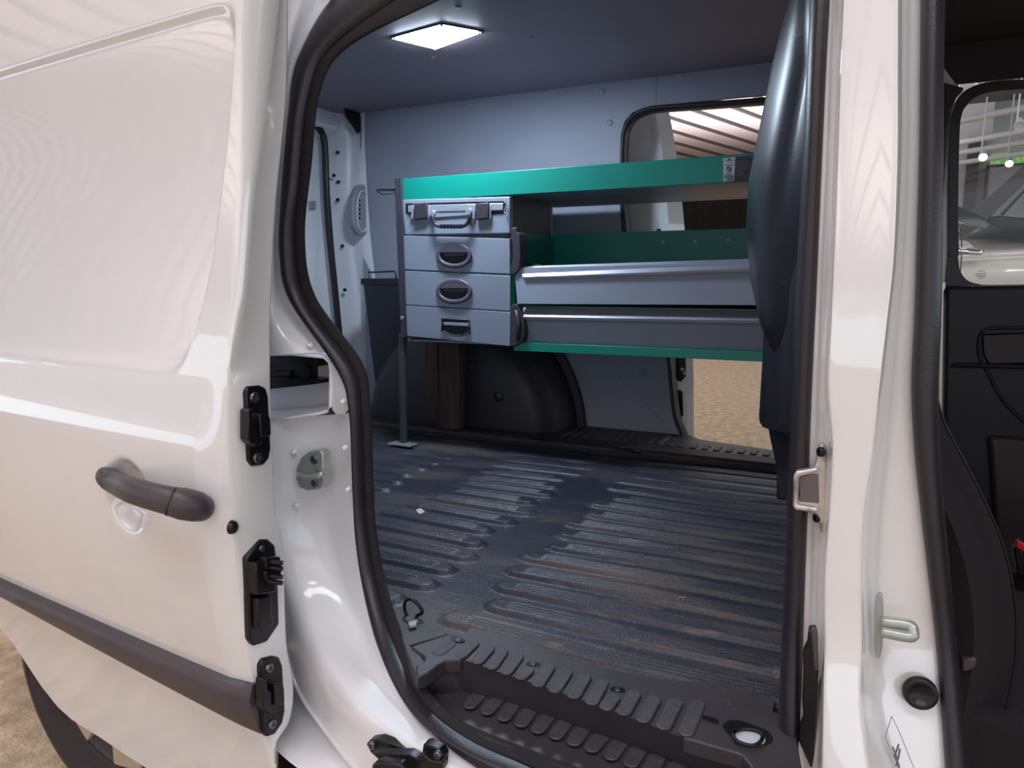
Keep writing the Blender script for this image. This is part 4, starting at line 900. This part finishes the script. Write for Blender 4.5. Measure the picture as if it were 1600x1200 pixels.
# ================================================================== TOOL CASE in the top slot
tc_ = empty('tool_case', label='silver tool case with black latches in the slot above the drawers', cat='case')
y = YS - .004
MB().prism(pp([(628, 312), (796, 307), (797, 365), (632, 367)], Y=y), (0, .30, 0)).build('case_body', 'grey', tc_, bevel=.003)
MB().prism(pp([(634, 318), (790, 314), (790, 333), (745, 337), (740, 334), (668, 338), (664, 340), (634, 333)], Y=y - .0012), (0, .004, 0)).build('case_recess', 'black', tc_)
MB().prism(pp([(637, 321), (786, 317), (786, 329), (637, 332)], Y=y - .006), (0, .004, 0)).build('lid_bead', 'alu', tc_, bevel=.002)
MB().prism(pp([(668, 326), (742, 322), (742, 336), (668, 341)], Y=y - .004), (0, .003, 0)).build('handle_backing', 'grey', tc_, bevel=.002)
for a in (656, 752):
    MB().prism(pp([(a - 10, 318), (a + 11, 316), (a + 11, 341), (a - 9, 344)], Y=y - .014), (0, .014, 0)).build('latch', 'darkgrey', tc_, bevel=.003, label='dark latch')
    for s_ in (-12, 13):
        MB().prism(pp([(a + s_ - 2, 320), (a + s_ + 2, 320), (a + s_ + 2, 342), (a + s_ - 2, 342)], Y=y - .008), (0, .006, 0)).build('latch_hinge', 'alu', tc_, bevel=.001)
hh = pp([(676, 338), (678, 346), (684, 353), (706, 354), (724, 353), (732, 346), (734, 335)], Y=y - .02)
hh = [P(676, 336, Y=y - .004)] + hh + [P(734, 333, Y=y - .004)]
MB().tube(cr(hh, 5), .0055, 10).build('handle', 'darkgrey', tc_, smooth=True, label='black carrying handle')
for k in range(7): MB().prism(pp([(688 + k * 5, 350.5), (691 + k * 5, 350.5), (691 + k * 5, 357), (688 + k * 5, 357)], Y=y - .027), (0, .004, 0)).build('grip_rib', 'black', tc_)
for a, b in ((677, 334), (734, 331)): MB().lathe(P(a, b, Y=y - .003), (0, -1, 0), [(0, .01), (.009, .01), (.010, .006), (.010, -.002)], 16).build('handle_pivot', 'alu', tc_, smooth=True, angle=40)
MB().tube(cr(pp([(788, 315), (791, 320), (788, 331), (791, 334)], Y=y - .008), 4), .0018, 6).build('wire_clip', 'zinc', tc_, smooth=True)

# ================================================================== BLACK BIN, POSTS
bn = empty('waste_bin', label='tall black plastic bin with a wire handle in the rear corner', cat='bin')
tp = pp([(583, 436), (650, 436)], Y=2.25)
z0, z1 = ZF, P(583, 436, Y=2.25).z
q0 = [V((-1.655, 2.235, z0)), V((-1.45, 2.235, z0)), V((-1.45, 2.35, z0)), V((-1.655, 2.35, z0))]
q1 = [V((-1.70, 2.215, z1)), V((-1.42, 2.215, z1)), V((-1.42, 2.365, z1)), V((-1.70, 2.365, z1))]
MB().grid([q0, q1], True).add(q0, [(0, 1, 2, 3)]).build('bin_body', 'trim', bn, bevel=.008, solid=.004)
MB().grid([[p + V((0, 0, .001)) for p in q1], [p + (p - sum(q1, V()) / 4).normalized() * .008 for p in q1], [p + (p - sum(q1, V()) / 4).normalized() * .008 + V((0, 0, -.02)) for p in q1]], True).build('bin_rim', 'trim', bn, solid=.003)
MB().tube([q1[0] + V((.01, .02, 0)), q1[0] + V((.01, .02, .025)), q1[0] + V((.13, .02, .028)), q1[0] + V((.135, .02, 0))], .003, 8).build('wire_handle', 'black', bn, smooth=True)
wp_ = MB().prism(pp([(686, 533), (718, 533), (717, 672), (685, 670)], Y=2.10), (0, .04, 0)).build('wooden_post', 'wood', None, bevel=.002)
tag(wp_, 'brown wooden post standing in front under the drawers', 'post')
wz = MB().prism(pp([(664, 535), (684, 535), (685, 655), (664, 652)], Y=2.15), (0, .035, 0)).build('wooden_post', 'wood', None, bevel=.002)
tag(wz, 'darker wooden post set back beside the brown one', 'post')

# ================================================================== CAB
YC = 2.36
MB().box((.02, .96, .28), (1.5, 2.4, .32)).build('cab_floor', 'black', van)
MB().box((.04, .98, 1.735), (1.6, 2.36, 1.76)).build('cab_headliner', 'headliner', van, label='dark grey cab headliner')
# opposite cab door with window
def rr_(l): return pp(l, Y=YC)
wout = [(1484, 200), (1487, 175), (1497, 152), (1518, 137), (1545, 129), (1600, 126), (1720, 121), (1720, 447), (1484, 452), (1478, 452), (1480, 320)]
win = [(1497, 205), (1500, 182), (1508, 165), (1522, 153), (1545, 146), (1600, 142), (1720, 137), (1720, 440), (1530, 443), (1510, 436), (1499, 420), (1495, 400), (1496, 320)]
cdr = MB()
# door card: big plate below, frame around the window
a_out = cr([P(x, y, Y=YC) for x, y in [(1482, 400), (1482, 320), (1484, 210), (1487, 178), (1497, 153), (1518, 138), (1548, 130), (1600, 127), (1720, 122)]], 4)
a_in = cr([P(x, y, Y=YC) for x, y in [(1497, 400), (1496, 320), (1498, 215), (1501, 184), (1509, 166), (1524, 154), (1550, 146), (1600, 142), (1720, 137)]], 4)
# closed ring section along bottom too
MB().grid([a_out, [p + V((0, -.02, 0)) for p in a_out], [p + V((0, -.02, 0)) for p in a_in], [p + V((0, .03, 0)) for p in a_in]]).build('window_frame', 'seal', van, angle=50, label='black frame of the opposite cab window')
bc = cr([P(x, y, Y=YC - .003) for x, y in [(1482, 390), (1495, 395), (1499, 420), (1510, 437), (1530, 444), (1560, 445), (1720, 442)]], 4)
b2c = [V((p.x, p.y, P(1500, 470, Y=YC).z)) for p in bc]
MB().grid([bc, b2c]).build('window_ledge', 'seal', van, solid=.01)
# white body between frame and trim, headliner wall above
MB().box((.04, YC + .02, P(1500, 128, Y=YC).z), (1.6, YC + .03, 1.76)).build('door_header', 'headliner', van)
p_ = P(1484, 300, Y=YC)
MB().prism(pp([(1440, 60), (1500, 140), (1492, 155), (1486, 180), (1484, 330), (1482, 440), (1440, 450)], Y=YC + .012), (0, .02, 0)).build('door_surround', 'paint_lit', van, label='pale painted strip beside the cab window')
MB().prism(pp([(1445, 120), (1508, 137), (1496, 150), (1486, 172), (1480, 210), (1473, 330), (1470, 460), (1445, 460)], Y=YC - .05), (0, .03, 0)).build('cab_pillar_trim', 'headliner', van, bevel=.006)
dc = MB().prism(pp([(1476, 450), (1484, 447), (1720, 444), (1720, 900), (1470, 900)], Y=YC - .05), (0, .05, 0)).build('door_card', 'cabin', van, bevel=.012, seg=3, label='dark moulded card of the opposite cab door')
MB().prism(pp([(1528, 530), (1534, 516), (1552, 512), (1720, 510), (1720, 620), (1600, 620), (1560, 585), (1535, 568)], Y=YC - .054), (0, -.0, 0)).build('pocket_outline', 'black', dc) if False else None
MB().tube(cr(pp([(1720, 510), (1600, 512), (1552, 513), (1536, 518), (1530, 530), (1530, 555), (1538, 572), (1548, 590), (1560, 615), (1585, 645), (1620, 668), (1720, 690)], Y=YC - .050), 4), .005, 8).build('card_moulding', 'cabin', dc, smooth=True)
MB().prism(pp([(1534, 522), (1720, 516), (1720, 566), (1545, 570), (1536, 556)], Y=YC - .056), (0, .01, 0)).build('arm_recess', 'black', dc, bevel=.004)
MB().prism(pp([(1484, 567), (1720, 572), (1720, 580), (1484, 574)], Y=YC - .07), (0, .03, 0)).build('armrest', 'cabin', dc, bevel=.006)
MB().prism(pp([(1545, 682), (1720, 694), (1720, 900), (1560, 900), (1550, 745)], Y=YC - .075), (0, .03, 0)).build('lower_pocket', 'plastic', dc, bevel=.01)
gl = MB().add(pp([(1494, 135), (1720, 130), (1720, 450), (1494, 450)], Y=YC + .012), [(0, 1, 2, 3)]).build('window_glass', 'glass', van, label='clear cab window glass')
strokes([[(1529, 424), (1531, 423), (1533, 424)], [(1535, 423), (1539, 423)], [(1524, 428), (1541, 427)], [(1524, 430.5), (1536, 430), (1541, 430)], [(1526, 433), (1540, 432.5)], [(1530, 435.5), (1534, 435)]], YC + .009, .0008, 'glass_etching', 'ink', gl)
sw = MB().tube([V((.62, 1.95, 1.06)) + V((.06 * math.sin(t), .19 * math.cos(t), .18 * math.sin(t))) for t in [2 * math.pi * k / 40 for k in range(41)]], .016, 10, cap=False)
swh = empty('steering_wheel'); swh.parent = van
sw.build('wheel_rim', 'black', swh, smooth=True)
MB().lathe((.63, 1.95, 1.05), (1, 0, -.3), [(0, -.03), (.05, -.025), (.06, 0), (.05, .03)], 20).build('wheel_hub', 'black', swh, smooth=True)
for t in (0, math.pi): MB().tube([V((.63, 1.95, 1.05)), V((.62, 1.95 + .19 * math.cos(t), 1.06))], .015, 8).build('wheel_spoke', 'black', swh, smooth=True)
MB().prism([V((.78, 1.0, .98)), V((1.3, 1.0, 1.12)), V((1.3, 1.0, .5)), V((.85, 1.0, .6))], (0, 1.35, 0)).build('dashboard', 'cabin', van, bevel=.03, seg=3)
# cab A pillar side / front body so the cab reads closed
MB().box((1.45, .9, .3), (1.5, 2.4, 1.1)).build('firewall', 'cabin', van)
# seat
st_ = empty('passenger_chair', label='dark fabric passenger seat inside the cab', cat='seat')
def seatrow(py_, edge_px, Yc):
    return P(edge_px, py_, Y=Yc)
sed = [(560, 1445), (610, 1456), (650, 1468), (700, 1494), (750, 1520), (800, 1543), (850, 1560), (900, 1570), (950, 1574), (1000, 1572), (1050, 1563), (1100, 1552), (1150, 1545)]
front_, back_ = [], []
rows = []
for y_, x_ in sed:
    p = P(x_, y_, Y=1.16)       # side bolster silhouette
    xb = .07 + (p.z - .5) * 0
    r = []
    for k in range(13):
        t = k / 12; Y = 1.10 + .46 * t
        bulge = .05 * (math.exp(-((t - .10) / .10) ** 2) + math.exp(-((t - .90) / .10) ** 2))
        r.append(V((p.x - .045 + bulge, Y, p.z)))
    back = [V((max(.055, p.x - .17), 1.10 + .46 * (1 - k / 4), p.z)) for k in range(5)]
    rows.append([V((p.x - .05, 1.065, p.z))] + r + back)
sb = MB().grid(rows, True)
n = len(rows[0]); sb.f.append(tuple(range(n)))
sb.build('backrest', 'fabric', st_, smooth=True, angle=70)
MB().tube(cr([V((r[2].x - .002, 1.098, r[2].z)) for r in rows], 2), .0018, 6).build('seam_piping', 'black', st_, smooth=True)
z_s = P(1560, 1110, Y=1.1).z
MB().prism([V((.10, 1.08, z_s)), V((.62, 1.08, z_s + .03)), V((.66, 1.08, z_s - .03)), V((.64, 1.08, z_s - .12)), V((.10, 1.08, z_s - .12))], (0, .48, 0)).build('seat_cushion', 'fabric', st_, bevel=.025, seg=4)
MB().box((.10, 1.10, .32), (.6, 1.54, z_s - .10)).build('seat_base', 'black', st_, bevel=.01)
MB().prism(pp([(1503, 1030), (1524, 1028), (1527, 1034), (1523, 1045), (1512, 1050), (1503, 1050)], Y=1.06), (0, .02, 0)).build('recline_lever', 'plastic', st_, bevel=.004)
MB().prism(pp([(1587, 850), (1592, 846), (1604, 854), (1604, 866), (1588, 856)], Y=1.60), (0, .02, 0)).build('buckle_button', 'red', st_, bevel=.002, label='red belt buckle button')
MB().prism(pp([(1584, 858), (1588, 854), (1606, 868), (1606, 900), (1590, 900)], Y=1.605), (0, .025, 0)).build('buckle', 'black', st_, bevel=.003)
